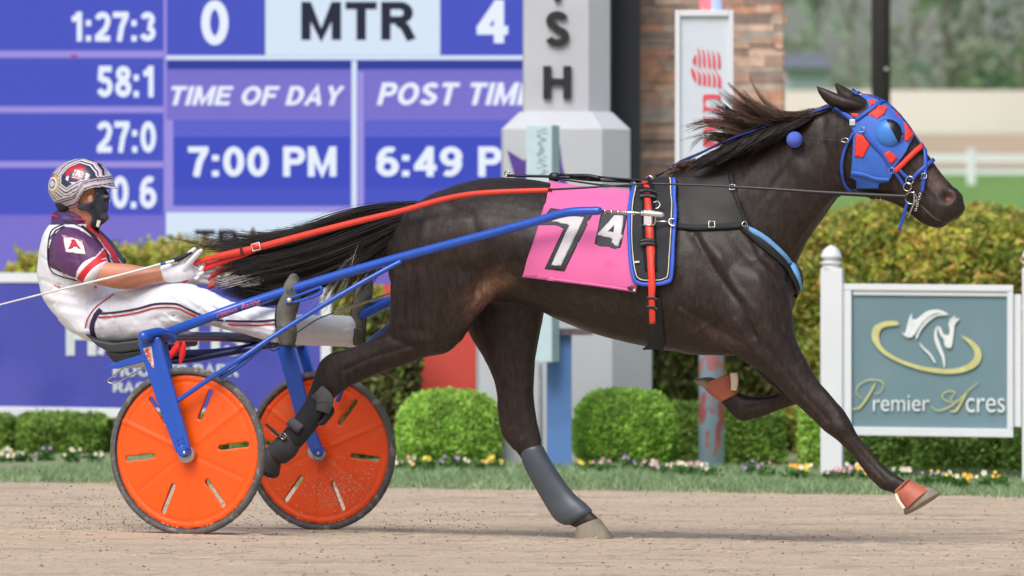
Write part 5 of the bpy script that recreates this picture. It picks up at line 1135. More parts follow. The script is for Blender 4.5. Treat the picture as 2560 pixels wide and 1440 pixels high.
to = put('tail', (tail.v, tail.f), hairM, horse, cols=tail.c)
put('tail_bulk', MB().loft([(1052, 512, 1020, 560, 0, .035), (1000, 518, 985, 590, 0, .045), (930, 530, 925, 626, .01, .04), (860, 552, 858, 656, .01, .035), (790, 582, 795, 676, .015, .03), (730, 606, 735, 722, .02, .026), (670, 634, 680, 738, .02, .02), (620, 660, 630, 734, .02, .012), (585, 682, 595, 722, .02, .008)], 4, 20), M('tail_core', (.011, .0085, .008), rough=.6, bump=.006, bscale=30, stretch=(.2, .2, 2.5), var=.3, scale=10), to)

# ================================================================== RACE CART
su = thing('race_cart', 'blue two wheeled racing cart with orange disc wheels pulled by the horse', 'racing cart', SNZ(0, 0, 0))
fr = M('blue_enamel', S(34, 84, 186), rough=.28, var=.06, scale=20, coat=.3, spots=[(S(26, 64, 150), 10, .68, .1)])
nvy = M('navy_tube', S(24, 36, 92), rough=.3, coat=.3, var=.1)
orM = M('orange_plastic', S(250, 92, 14), rough=.38, var=.035, scale=7, coat=.1)
orD = M('orange_plastic_dusty', S(250, 84, 18), rough=.45, var=.05, scale=7, spots=[(S(228, 112, 64), 7, .60, .15)])
tyM = M('tyre_rubber', S(96, 94, 92), rough=.85, var=.2, scale=40, bump=.003, bscale=120, spots=[(S(140, 132, 122), 30, .56, .12)])
tyS = M('tyre_side', S(56, 58, 64), rough=.6, var=.2, scale=30)
RW = .3515
def wheel(cx, n, rot, discm, label):
    ctr = PN(cx[0], cx[1], n)
    root = put('wheel', MB().tube([ctr + NV * -.045, ctr + NV * .045], .017, 20), steel, su, bevel=.002); root['label'] = label
    mb = MB(); seg = 110; prof = [(.325, -.014), (.332, -.019), (.343, -.0175), (.3495, -.009), (.3515, 0), (.3495, .009), (.343, .0175), (.332, .019), (.325, .014)]
    vs = []
    for j in range(seg):
        w = 2 * math.pi * j / seg
        for r, t in prof:
            rr = r + (.0012 if (j % 2) and r > .345 else 0); vs.append(ctr + TV * rr * math.cos(w) + Vector((0, 0, rr * math.sin(w))) + NV * t)
    k = len(prof); fs = [(j * k + i, j * k + i + 1, ((j + 1) % seg) * k + i + 1, ((j + 1) % seg) * k + i) for j in range(seg) for i in range(k - 1)]
    mb.add(vs, fs); put('tyre', mb, tyM, root)
    put('rim', MB().tube(cr([ctr + TV * .3265 * math.cos(w) + Vector((0, 0, .3265 * math.sin(w))) for w in [i * math.pi / 12 for i in range(24)]], 3, True), .0075, 10), tyS, root)
    # dished disc with six slots and raised ribs
    def P(r, a): return (r * math.cos(a), r * math.sin(a))
    slots = []
    for q in range(6):
        a = R(rot + 60 * q); c_, s_ = math.cos(a), math.sin(a); lp = [(.185, -.0105)] + [(.185 + .118, -.0105)] + [(.303 + .0105 * math.cos(t), .0105 * math.sin(t)) for t in (-.8, 0, .8)] + [(.303, .0105), (.185, .0105)] + [(.185 - .0105 * math.cos(t), .0105 * math.sin(t)) for t in (.8, 0, -.8)]
        lp = [(x - .03, y) for x, y in lp]; slots.append([(x * c_ - y * s_, x * s_ + y * c_) for x, y in lp])
    pts, tf = cdt([[P(.323, 2 * math.pi * i / 90) for i in range(90)]], .0095, slots)
    def hgt(x, y):
        r = math.hypot(x, y); a = math.degrees(math.atan2(y, x)); h = .012 * (1 - r / .323)
        for q in range(6):
            d = ((a - rot - 30 - 60 * q + 180) % 360) - 180; dist = abs(r * math.sin(R(d))) if abs(d) < 60 else 9
            if q % 2 == 0: h += .006 * math.exp(-(dist / .007) ** 2) * (1 if r > .05 else 0)
            else: h -= .004 * math.exp(-(dist / .005) ** 2) * (1 if .05 < r < .28 else 0)
        h += .004 * math.exp(-((r - .306) / .006) ** 2) - .004 * math.exp(-((r - .292) / .005) ** 2); return h
    for sgn in (-1, 1):
        vv = [ctr + TV * x + Vector((0, 0, y)) + NV * sgn * (.003 + hgt(x, y)) for x, y in pts]; o = put('disc', (vv, tf), discm, root, solid=.002)
    hc_ = PN(464, 1136, -.78) if n < 0 else ctr + NV * -.07
    put('hub_cap', MB().tube([hc_, hc_ + NV * .03], .036, 28), M('hub_metal', (.55, .54, .52), rough=.4, metal=.8), root, bevel=.002)
    return root, ctr
NW = -HW; FW = HW
w1, c1 = wheel((469, 1129), NW, 7, orM, 'clean orange disc wheel nearest the camera')
w2, c2 = wheel((803, 1127), FW, -7, orD, 'dusty orange disc wheel on the far side')
sp_ = MB(); rsp = random.Random(4)
for _ in range(900):
    x, y = (.10 + rsp.gauss(0, .10), -.17 + rsp.gauss(0, .07)) if rsp.random() < .8 else (rsp.uniform(-.3, .3), rsp.uniform(-.3, .3))
    if math.hypot(x, y) < .3 and math.hypot(x, y) > .05:
        p = c2 + TV * x + Vector((0, 0, y)) - NV * (.0065 + .012 * (1 - math.hypot(x, y) / .323)); r = rsp.choice([.0008, .0012, .0018, .003])
        sp_.add([p + TV * r * math.cos(w) * rsp.uniform(.6, 1.3) + Vector((0, 0, r * math.sin(w) * rsp.uniform(.6, 1.3))) for w in (0, 1.05, 2.1, 3.14, 4.2, 5.2)], [(0, 1, 2, 3, 4, 5)])
tag(put('mud_specks', sp_, M('dry_mud', S(206, 178, 154), rough=.95), w2, smooth=False), kind='stuff')
def blade(pts, w, th, mat, name, parent=su):   # flat tapered leg of the fork: (x, y, n, halfwidth px)
    mb = MB(); q = [tuple(p) for p in cr(pts, 4)]; rings = []
    for i, p in enumerate(q):
        a, b = q[max(i - 1, 0)], q[min(i + 1, len(q) - 1)]; dx, dy = b[0] - a[0], b[1] - a[1]; L = math.hypot(dx, dy); ux, uy = -dy / L * p[3], dx / L * p[3]
        A = PN(p[0] + ux, p[1] + uy, p[2]); B = PN(p[0] - ux, p[1] - uy, p[2]); rings += [A - NV * th, A + NV * th, B + NV * th, B - NV * th]
    fs = []
    for i in range(len(q) - 1): fs += [(i * 4 + j, i * 4 + (j + 1) % 4, i * 4 + 4 + (j + 1) % 4, i * 4 + 4 + j) for j in range(4)]
    fs += [(3, 2, 1, 0), tuple(range(len(rings) - 4, len(rings)))]; mb.add(rings, fs); return put(name, mb, mat, parent, smooth=False, bevel=.006)
fk = blade([(372, 850, -.80, 27), (400, 940, -.80, 26), (428, 1030, -.80, 23), (450, 1095, -.80, 20), (459, 1128, -.80, 18)], 0, .012, fr, 'fork_leg')
put('axle_bolt', MB().tube([PN(461, 1132, -.83), PN(461, 1132, -.78)], .009, 6), steel, fk)
put('fork_tip', MB().tube([PN(460, 1128, -.812), PN(460, 1128, -.788)], .027, 24), fr, fk, bevel=.002)
for x, y in ((444, 1100), (456, 1096), (447, 1112), (459, 1108), (466, 1120)): put('adjuster_hole', MB().tube([PN(x, y, -.816), PN(x, y, -.81)], .0028, 8), nvy, fk)
put('fork_decal', ribbon([(368, 868, -.8135), (374, 890, -.8135), (384, 920, -.8135)], [22, 16, 5]), M('red_decal', S(232, 92, 80), rough=.5, spots=[(S(230, 220, 216), 60, .5, .05)]), fk, solid=.0006)
blade([(402, 852, -.66, 14), (420, 930, -.66, 13), (442, 1020, -.66, 12), (475, 1120, -.66, 12)], 0, .010, fr, 'fork_leg')
fk2 = blade([(712, 862, .66, 21), (736, 950, .66, 20), (762, 1050, .66, 17), (786, 1110, .66, 15), (795, 1128, .66, 14)], 0, .011, fr, 'fork_leg')
put('axle_bolt', MB().tube([PN(796, 1133, .63), PN(796, 1133, .68)], .009, 6), steel, fk2); put('fork_tip', MB().tube([PN(795, 1128, .648), PN(795, 1128, .672)], .026, 24), fr, fk2, bevel=.002)
put('hub_ring', MB().tube([PN(799, 1134, .668), PN(799, 1134, .675)], .034, 24), steel, fk2)
blade([(752, 862, .80, 13), (772, 930, .80, 12), (800, 1040, .80, 12), (822, 1120, .80, 12)], 0, .010, fr, 'fork_leg')
put('arch', MB().tube([PN(372, 846, -.82), PN(420, 842, -.68), PN(560, 842, -.1), PN(660, 850, .35), PN(752, 862, .80)], .0205, 18, 5, ends=True), nvy, su)
put('arch_end', MB().tube([PN(360, 842, -.84), PN(400, 834, -.74), PN(428, 846, -.65)], .026, 16, 4, ends=True), fr, su)
def shaft(pts, r, name='shaft', m_=fr, k=6): return put(name, MB().tube([PN(x, y, n) for x, y, n in pts], r, 18, k, ends=True), m_, su)
sh1 = shaft([(392, 838, -.72), (440, 824, -.62), (560, 780, -.47), (700, 733, -.42), (860, 684, -.40), (1000, 644, -.39), (1180, 596, -.385), (1330, 556, -.38), (1400, 535, -.38), (1440, 529, -.38), (1496, 527, -.38)],
            [.021, .021, .0215, .021, .020, .0195, .0185, .018, .018, .019, .0175])
rod = put('shaft_rod', MB().tube([PN(1490, 528, -.38), PN(1652, 535, -.36)], .0058, 12), steel, sh1)
for x in (1512, 1528, 1545, 1564, 1584, 1604): put('rod_collar', MB().tube([PN(x, 523.6 + (x - 1490) * .043, -.377), PN(x + 2, 533.6 + (x - 1490) * .043, -.377)], .0055, 10), steel, sh1)
put('rod_end', MB().tube([PN(1612, 532, -.37), PN(1654, 537, -.36)], .0125, 14, ends=True), M('alloy', (.72, .72, .7), rough=.3, metal=.7), sh1)
shaft([(735, 858, .72), (780, 838, .60), (880, 800, .42), (1000, 745, .40), (1200, 680, .39), (1450, 590, .38), (1660, 560, .38)], [.021, .021, .021, .02, .019, .018, .017])
shaft([(438, 1006, -.79), (520, 950, -.785), (600, 898, -.775), (700, 830, -.69), (850, 738, -.52), (960, 676, -.43), (1000, 655, -.40)], [.0105] * 7, 'brace')
shaft([(552, 944, -.765), (600, 914, -.765), (650, 872, -.72)], [.0105] * 3, 'brace')
shaft([(845, 1000, .70), (900, 880, .60), (990, 800, .45)], [.010] * 3, 'brace')
# shaft lettering along the tube
mid = [(520, 794), (560, 780), (640, 753), (700, 733)]
def onshaft(t, v, w0=522, w1=652):
    x = w0 + (w1 - w0) * t; y = 794 + (x - 520) * -.3389; dx, dy = .947, -.3205
    n0 = -.492 + (x - 520) / 180 * .072
    return PN(x + v * .32, y + v * .947, n0 - math.sqrt(max(.0, .0213 ** 2 - (v * .00168) ** 2)) - .0016)
for s_, a, b_ in (('Sprigstown', 528, 592), ('Racing', 602, 650)):
    v, f = text_mesh(s_, .004, .3)
    xs = [p[0] for p in v]; x0, x1 = min(xs), max(xs); v2 = [onshaft((a + (p[0] - x0) / (x1 - x0) * (b_ - a) - 522) / 130, 7.5 - p[1] * 17) for p in v]
    put('lettering', (v2, f), M('pink_script', S(240, 120, 130), rough=.5), sh1, smooth=False)
# footrests
stp = put('stirrup', MB().tube([PN(x, y, n) for x, y, n in [(716, 752, -.44), (726, 746, -.44), (790, 722, -.43), (802, 718, -.43), (804, 728, -.43), (794, 738, -.43), (730, 757, -.44), (716, 756, -.44)]], .0062, 10, 4), fr, su)
put('stirrup_bolt', MB().tube([PN(723, 751, -.462), PN(723, 751, -.44)], .012, 6), M('zinc', (.7, .68, .6), rough=.4, metal=.6), stp)
put('stirrup', MB().tube([PN(x, y, n) for x, y, n in [(905, 775, .42), (930, 760, .43), (980, 742, .43), (985, 752, .43), (940, 778, .42), (915, 786, .42)]], .0062, 10, 4), fr, su)
# seat, splash bar, cables, ribbon, girth line
seatM = M('seat_vinyl', S(52, 54, 54), rough=.5, var=.1, bump=.0006, bscale=200)
seat = put('seat', extr([(208, 833), (240, 849), (280, 857), (350, 849), (402, 845), (402, 868), (360, 874), (300, 883), (272, 882), (240, 864)], -.2, .2), seatM, su, smooth=False, bevel=.012)
put('seat_base', extr([(262, 880), (300, 884.5), (372, 874), (376, 892), (292, 908), (280, 902)], -.195, .19), M('seat_base_black', (.012, .012, .012), rough=.6), seat, smooth=False, bevel=.004)  # base under the cushion, black in its own colour
bar2 = put('seat_rail', extr([(256, 922), (300, 902), (376, 880), (376, 900), (292, 922)], -.21, .2), fr, su, smooth=False, bevel=.003)
put('seat_spring', MB().tube([PN(360, 885, .0), PN(460, 885, .0), PN(560, 880, .1), (PN(690, 858, .3))], .019, 12, 4), nvy, su)
put('seat_spring', MB().tube([PN(380, 905, -.05), PN(470, 900, .0), PN(560, 884, .05), (PN(680, 862, .1))], .014, 12, 4), nvy, su)
put('wire_loop', MB().tube([PN(x, y, -.1) for x, y in [(306, 922), (290, 935), (270, 950), (274, 957), (290, 957), (320, 942), (350, 925), (368, 915)]], .0032, 8, 4), steel, su)
put('hanging_ring', MB().tube([PN(x, y, .2) for x, y in [(676, 862), (674, 872), (682, 877), (694, 874), (700, 868)]], .0025, 8, 4), nvy, su)
rbM = M('red_ribbon', S(222, 40, 40), rough=.5, var=.08, scale=30)
put('ribbon', ribbon([(452, 842, -.3), (446, 862, -.3), (430, 884, -.3), (414, 902, -.29)], [10, 18, 17, 14]), rbM, su, solid=.003)
put('ribbon', ribbon([(448, 844, -.3), (456, 862, -.3), (455, 890, -.3), (449, 912, -.3)], [10, 17, 14, 3]), rbM, su, solid=.003)
put('tie_down_cord', MB().tube([PN(x, y, n) for x, y, n in [(560, 850, -.2), (640, 852, -.1), (720, 842, 0), (790, 800, .05), (835, 782, .08)]], .0028, 8, 4), blk, su)
put('tie_down_strap', ribbon([(845, 780, .08), (880, 766, .1), (930, 750, .12), (990, 728, .14)], [12, 9, 6, 5]), M('tan_strap', S(190, 182, 172), rough=.7), su, solid=.004)
put('tie_down_clip', MB().tube(cr([PN(838 + 9 * math.cos(w), 780 + 6 * math.sin(w), .08) for w in [i * math.pi / 3 for i in range(6)]], 3, True), .0026, 8), steel, su)
# ================================================================== DRIVER
skin = M('skin', S(196, 132, 104), rough=.5, var=.06, scale=20, trans=.15, bump=.0004, bscale=200)
TS = [(140, 545, 225, 552, 0, .09), (128, 562, 248, 578, 0, .15), (114, 585, 274, 606, 0, .185), (104, 620, 300, 640, 0, .195), (98, 665, 306, 680, 0, .185), (100, 705, 300, 720, 0, .172), (116, 752, 294, 752, 0, .168), (150, 796, 300, 790, 0, .175), (196, 836, 312, 820, 0, .175)]
LN = [(262, 742, 226, 838, -.09, .095), (300, 722, 252, 858, -.10, .095), (350, 712, 316, 852, -.115, .088), (405, 706, 385, 845, -.14, .08), (455, 706, 436, 824, -.17, .072), (500, 716, 480, 805, -.20, .064), (545, 738, 528, 806, -.24, .058), (590, 756, 576, 822, -.28, .058), (640, 765, 634, 842, -.32, .058), (692, 772, 690, 856, -.36, .055)]
LF = [(262, 742, 240, 838, .09, .095), (350, 715, 330, 840, .115, .088), (455, 720, 440, 822, .15, .072), (540, 748, 530, 815, .19, .062), (640, 775, 636, 845, .26, .058), (740, 786, 738, 862, .33, .058), (815, 788, 815, 866, .37, .058), (886, 790, 882, 868, .41, .056)]
SN = [(160, 566, 140, 640, -.15, .06), (190, 578, 138, 660, -.19, .062), (222, 598, 160, 684, -.215, .060), (250, 626, 188, 698, -.23, .056), (262, 646, 208, 704, -.235, .053)]
SF = [(200, 580, 170, 640, .15, .07), (262, 610, 220, 690, .20, .06), (310, 646, 262, 690, .21, .055)]
AN = [(250, 640, 214, 696, -.233, .043), (268, 654, 232, 708, -.235, .043), (292, 658, 276, 719, -.235, .041), (318, 659, 312, 724, -.228, .041), (345, 664, 344, 721, -.215, .040), (372, 668, 376, 711, -.20, .035), (398, 668, 404, 702, -.19, .029), (424, 664, 432, 698, -.18, .026)]
AF = [(300, 655, 270, 690, .205, .04), (350, 680, 330, 712, .19, .038), (410, 688, 410, 712, .16, .032), (470, 688, 470, 712, .14, .026)]
HD = [(205, 415, 205, 430, 0, .04), (158, 440, 256, 436, 0, .068), (150, 470, 264, 468, 0, .076), (152, 498, 268, 496, 0, .076), (160, 518, 270, 516, 0, .07), (172, 534, 266, 534, 0, .058), (176, 545, 262, 552, 0, .05)]
NK = [(160, 505, 240, 520, 0, .055), (152, 530, 228, 545, 0, .055), (145, 560, 232, 575, 0, .07)]
def shr(st, d): return [(q[0], q[1], q[2], q[3], q[4], q[5]) for q in st]
B = MB()
for st in (TS, LN, LF, SN, SF): B.loft(st, 3, 24, shrink=.009)
for st in (AN, AF, HD, NK): B.loft(st, 3, 24)
B.ball(PN(268, 508, 0), 1, 14, 8, (.012, .011, .014)); B.ball(PN(264, 524, 0), 1, 12, 8, (.012, .022, .008)); B.ball(PN(262, 544, 0), 1, 14, 8, (.02, .03, .018))
for s_ in (-1, 1): B.ball(PN(226 , 500, .074 * s_), 1, 14, 8, (.016, .010, .026))
for y, n in ((492, -.03), (492, .03)): B.ball(PN(264, y, n), 1, 12, 8, (.012, .012, .010))
bv, bf, bn_ = union(B, .006, 4)
def skincol(p):
    x, y = px_of(p); c = Vector(S(200, 134, 106)); c = c * (.9 + .2 * (noise.noise(p * 14) * .5 + .5))
    if y < 560 and x > 250: c = c.lerp(Vector(S(120, 78, 64)), .6)
    return tuple(c)
man = put('person', (bv, bf), M('skin_tone', vcol=True, rough=.5, var=.05, trans=.12), loc=SNZ(-.15, 0, .45), cols=[skincol(p) for p in bv])
tag(man, 'driver leaning back in the cart in white and purple racing suit and patterned helmet', 'person')
BB = BVHTree.FromPolygons(bv, bf)
# jacket
J = MB()
for st in (TS, SN, SF): J.loft(st, 3, 30)
jv, jf, jn = union(J, .0048, 3)
jm = [(160, 570), (118, 612), (120, 660), (180, 690), (240, 700)]
pur = [(160, 566), (132, 588), (121, 622), (119, 655), (128, 670), (160, 684), (205, 702), (206, 706), (214, 690), (226, 668), (250, 650), (268, 642), (262, 620), (240, 600), (214, 582), (190, 570)]
def jcol(p):
    x, y = px_of(p); W_c = S(232, 232, 238); n = (p - O_).dot(NV)
    if n > -.02 and x < 268:
        pass
    if y < 566 and x < 240 and y < 560 + (240 - x) * .02: return S(70, 40, 92)
    if n < .0:
        cuff = (x - 262) * .62 + (y - 645) * 1.0
        ax_ = ((x - 200) * .72 + (y - 640) * .69)
        if n < -.17 or inpoly(x, y, pur):
            a1 = (x - 190) * .73 + (y - 655) * .68          # distance along the upper arm
            if inpoly(x, y, pur):
                if a1 > 50: return S(20, 18, 24) if a1 > 53 and False else (S(236, 236, 240) if a1 > 51.5 and False else S(214, 36, 54))
                if 26 < a1 < 29: return S(236, 236, 240)
                if a1 >= 29: return S(214, 36, 54)
                d = segd(x, y, pur[:6])
                return S(28, 22, 36) if d < 3 else S(92, 48, 98)
    # chest piping and panels
    for pts, w, c in (([(206, 566), (236, 590), (262, 625), (276, 660)], 3.5, S(30, 24, 40)), ([(222, 566), (252, 592), (280, 630), (296, 662)], 7, S(200, 40, 60)), ([(244, 578), (276, 606), (300, 640), (318, 668)], 6, S(56, 34, 74)), ([(262, 590), (290, 620), (312, 656)], 3, S(24, 20, 32))):
        if segd(x, y, pts) < w: return c
    if n > .1 and x > 262 and y > 595: return S(80, 44, 92)
    if segd(x, y, [(160, 566), (140, 576), (122, 600)]) < 2.4: return S(60, 40, 80)
    return W_c
fab = M('racing_fabric', vcol=True, rough=.55, var=.03, scale=25, bump=.006, bscale=11, sheen=.05)
def folds(v, nr, px_lines):
    for i, p in enumerate(v):
        x, y = px_of(p); d = .0016 * noise.noise(p * 18)
        for pts, w, h in px_lines:
            t = segd(x, y, pts)
            if t < w * 3: d += h * math.exp(-(t / w) ** 2)
        v[i] = p + nr[i] * d
folds(jv, jn, [([(120, 745), (190, 760), (260, 745)], 9, .005), ([(135, 720), (200, 728), (250, 716)], 7, -.004), ([(160, 780), (220, 790), (280, 770)], 8, .004), ([(104, 700), (150, 715)], 6, -.003), ([(225, 700), (250, 730), (290, 745)], 7, -.005), ([(150, 690), (210, 712)], 6, .004)])
CJ = []; rw_ = random.Random(9)
for (cx, cy, sp_, an, n_) in ((150, 720, 24, 70, 8), (230, 735, 22, 20, 7), (170, 640, 22, 60, 5), (240, 780, 20, 60, 6), (200, 600, 20, 40, 4)):
    for _ in range(n_):
        x, y, a_, L_ = cx + rw_.gauss(0, sp_), cy + rw_.gauss(0, sp_ * .6), R(an + rw_.gauss(0, 25)), rw_.uniform(12, 30)
        CJ.append(([(x - L_ * math.cos(a_), y - L_ * math.sin(a_)), (x + rw_.gauss(0, 4), y + rw_.gauss(0, 4)), (x + L_ * math.cos(a_), y + L_ * math.sin(a_))], rw_.uniform(3, 5), rw_.choice((-1, 1)) * rw_.uniform(.0015, .003)))
folds(jv, jn, CJ)
jk = put('jacket', (jv, jf), fab, man, cols=[jcol(p) for p in jv]); jk['label'] = 'white and purple racing jacket with red cuffs'
JB = BVHTree.FromPolygons(jv, jf)
wf = M('white_patch', S(232, 230, 234), rough=.6); rf = M('red_thread', S(196, 30, 48), rough=.6); pf = M('dark_purple', S(58, 32, 76), rough=.6); kf = M('black_edge', (.015, .012, .02), rough=.6)
zj = zz(0, 380, 1938 / 700)
dj = lambda name, lp, off, m_: drape(name, lp, JB, off, m_, jk, step=4, solid=.0008, smooth_edges=False, it=2)
dj('patch', zj((436, 576), (572, 616), (594, 712), (458, 694)), .004, wf); strap('patch_edge', zj((446, 586), (566, 622), (584, 702), (462, 686)), 2, JB, .0052, rf, jk, solid=.0006, k=2, across=2, closed=True)
dj('patch_letter', zj((492, 672), (476, 672), (500, 620), (490, 612), (520, 608), (552, 660), (562, 672), (540, 672), (536, 660), (512, 655), (506, 664)), .0062, rf)
strap('piping', zj((440, 500), (360, 545), (335, 640), (335, 760), (365, 830), (450, 870), (556, 890)), 2.6, JB, .003, kf, jk, solid=.001, across=2)
strap('piping', zj((440, 480), (560, 520), (660, 610), (740, 700), (790, 770)), 2.6, JB, .003, kf, jk, solid=.001, across=2)
# sleeve cuff band and collar
cu = put('sleeve_cuff', MB().loft([(256, 638, 196, 702, -.233, .057), (267, 652, 212, 708, -.236, .055)], 3, 30), M('red_cuff', S(214, 34, 50), rough=.6, var=.04), jk); cu['label'] = 'red cuff on the near sleeve'
put('cuff_piping', MB().loft([(252, 634, 192, 698, -.232, .0585), (254, 636, 194, 700, -.232, .0585)], 2, 30), wf, cu)
put('cuff_piping', MB().loft([(267, 652, 212, 708, -.236, .0565), (269, 655, 214, 710, -.236, .0565)], 2, 30), wf, cu)
col_ = put('collar', MB().loft([(132, 536, 236, 552, 0, .072), (130, 548, 232, 566, 0, .08), (132, 562, 230, 578, 0, .092)], 4, 32), M('collar_purple', S(74, 40, 92), rough=.6, var=.06), jk)
put('collar_edge', MB().tube(cr([(PN(132, 538, 0) + PN(236, 553, 0)) / 2 + (PN(236, 553, 0) - PN(132, 538, 0)) / 2 * math.cos(w) * 1.0 + NV * .074 * math.sin(w) for w in [i * math.pi / 8 for i in range(16)]], 2, True), .0042, 8), rf, col_)
# trousers
T = MB()
for st in (LN, LF, [(150, 800, 300, 790, 0, .172), (196, 838, 312, 820, 0, .172), (250, 842, 330, 790, 0, .165)]): T.loft(st, 3, 28)
tv, tf_, tn_ = union(T, .0055, 4)
folds(tv, tn_, [([(500, 716), (520, 780)], 7, -.004), ([(470, 745), (540, 790)], 7, .006), ([(540, 760), (620, 800), (700, 800)], 9, .005), ([(430, 790), (500, 812), (540, 800)], 8, -.007), ([(560, 815), (640, 828)], 6, .005), ([(300, 740), (340, 800)], 8, -.003), ([(270, 745), (262, 800)], 8, -.004), ([(330, 830), (400, 826)], 9, .004), ([(640, 780), (690, 830)], 7, -.005), ([(760, 800), (870, 830)], 9, .005), ([(780, 845), (880, 850)], 8, -.005), ([(400, 730), (470, 725)], 9, .004), ([(380, 800), (440, 785)], 9, -.004)])
rw_ = random.Random(6)
CR = []
for (cx, cy, sp_, an, n_) in ((500, 765, 26, 40, 9), (250, 800, 26, 80, 7), (430, 820, 30, 10, 6), (620, 815, 40, 12, 7), (820, 835, 45, 8, 7), (300, 735, 30, 20, 5), (560, 770, 20, 60, 5)):
    for _ in range(n_):
        x, y, a_, L_ = cx + rw_.gauss(0, sp_), cy + rw_.gauss(0, sp_ * .5), R(an + rw_.gauss(0, 22)), rw_.uniform(14, 40)
        CR.append(([(x - L_ * math.cos(a_), y - L_ * math.sin(a_)), (x + rw_.gauss(0, 4), y + rw_.gauss(0, 4)), (x + L_ * math.cos(a_), y + L_ * math.sin(a_))], rw_.uniform(3, 5), rw_.choice((-1, 1)) * rw_.uniform(.0018, .0035)))
folds(tv, tn_, CR)
tr = put('trousers', (tv, tf_), M('white_trousers', S(228, 230, 238), rough=.55, var=.03, scale=20, bump=.006, bscale=12), man); tr['label'] = 'white racing trousers with purple and red side stripes'
TB = BVHTree.FromPolygons(tv, tf_)
up_ = zj((610, 1280), (625, 1200), (640, 1150), (680, 1118), (800, 1110), (950, 1085), (1080, 1052), (1220, 1052), (1300, 1085), (1400, 1130), (1500, 1160), (1650, 1170), (1800, 1172), (1900, 1162))
strap('side_stripe', up_[3:], 4.8, TB, .004, pf, tr, solid=.001, k=4)
strap('side_stripe', [(x, y + 9.5) for x, y in up_[3:]], 3.6, TB, .004, rf, tr, solid=.001, k=4)
strap('side_stripe', zj((655, 1290), (640, 1240), (640, 1190), (665, 1130), (700, 1090)), 11, TB, .004, pf, tr, solid=.001)
strap('hip_seam', zj((590, 1220), (610, 1150), (660, 1080), (740, 1020), (790, 985)), 2.2, TB, .004, rf, tr, solid=.001, across=2)
# shoes seen from the sole
shoeM = M('dusty_shoe', S(108, 106, 98), rough=.8, var=.25, scale=24, bump=.002, bscale=60, spots=[(S(128, 122, 110), 20, .55, .15), (S(54, 54, 54), 14, .62, .1)])
for name, st in (('shoe', [(724, 690, 744, 692, -.40, .03), (711, 712, 750, 712, -.40, .038), (702, 740, 750, 740, -.40, .042), (692, 770, 744, 768, -.395, .042), (689, 800, 736, 798, -.39, .036), (693, 830, 740, 828, -.39, .036), (704, 853, 736, 853, -.39, .032)]),
                 ('shoe', [(906, 690, 926, 692, .42, .03), (894, 712, 930, 712, .42, .038), (886, 740, 928, 740, .42, .042), (880, 770, 922, 768, .42, .042), (878, 800, 914, 798, .42, .036), (880, 830, 912, 828, .42, .036), (886, 855, 911, 855, .42, .032)])):
    sho = put(name, MB().loft(st, 4, 26), shoeM, man)
    n0 = st[3][4]
    hh = [(st[5][0] - 2, 822, st[5][2] + 2, 822, n0 - .006, .042), (st[5][0] - 1, 838, st[5][2] + 2, 838, n0 - .006, .043), (st[6][0] - 2, 862, st[6][2] + 1, 862, n0 - .006, .040)]
    put('heel', MB().loft(hh, 3, 22, dm=.3), M('heel_rubber', S(84, 82, 76), rough=.85, var=.3, scale=30, bump=.002, bscale=80), sho)
    o2 = [((q[0] + q[2]) / 2 + (2 if name else 0), (q[1] + q[3]) / 2) for q in st]
    put('heel_edge', MB().tube([PN(q[2] + 1, q[3], n0 - .012) for q in st], .0035, 8, 3), M('sole_dark', S(60, 58, 54), rough=.8), sho)
    put('sole_seam', MB().tube([PN(q[0] - 1, q[1], n0 - .02) for q in st], .003, 8, 3), M('sole_line', S(30, 30, 30), rough=.8), sho)
# gloves: palm, four fingers and a thumb around the reins
glM = M('white_glove', S(232, 232, 238), rough=.7, var=.05, scale=40, bump=.001, bscale=60)
def hand(ch, palm, mat, lab, vox=.0028):
    m = MB(); m.loft(palm, 3, 20)
    for pts, r in ch: m.tube([PN(*p) for p in pts], r, 10, 3, ends=True)
    v, f, n = union(m, vox, 3); o = put('glove', (v, f), mat, man); o['label'] = lab; return o
hand([([(448, 664, -.19), (462, 646, -.195), (474, 634, -.2), (486, 623, -.205)], [.013, .0115, .0108, .0095]),
      ([(462, 672, -.20), (476, 654, -.215), (490, 639, -.222), (502, 627, -.225)], [.0145, .0125, .0118, .0102]),
      ([(474, 664, -.16), (496, 658, -.165), (508, 664, -.19), (502, 674, -.205)], [.0125, .0115, .0105, .0095]),
      ([(476, 674, -.16), (498, 671, -.165), (509, 678, -.19), (500, 686, -.205)], [.0125, .0112, .0105, .0095]),
      ([(472, 684, -.16), (490, 683, -.165), (500, 690, -.185), (490, 696, -.2)], [.0115, .0102, .0095, .0085])],
     [(410, 660, 420, 706, -.182, .031), (430, 656, 438, 707, -.182, .030), (455, 655, 460, 702, -.182, .028), (478, 656, 484, 694, -.178, .022)], glM, 'white glove of the near hand holding reins and whip')
put('glove_cuff', MB().loft([(409, 660, 418, 705, -.182, .033), (415, 658, 425, 707, -.182, .034)], 2, 26), glM, [c for c in man.children if c.name.startswith('glove')][0])
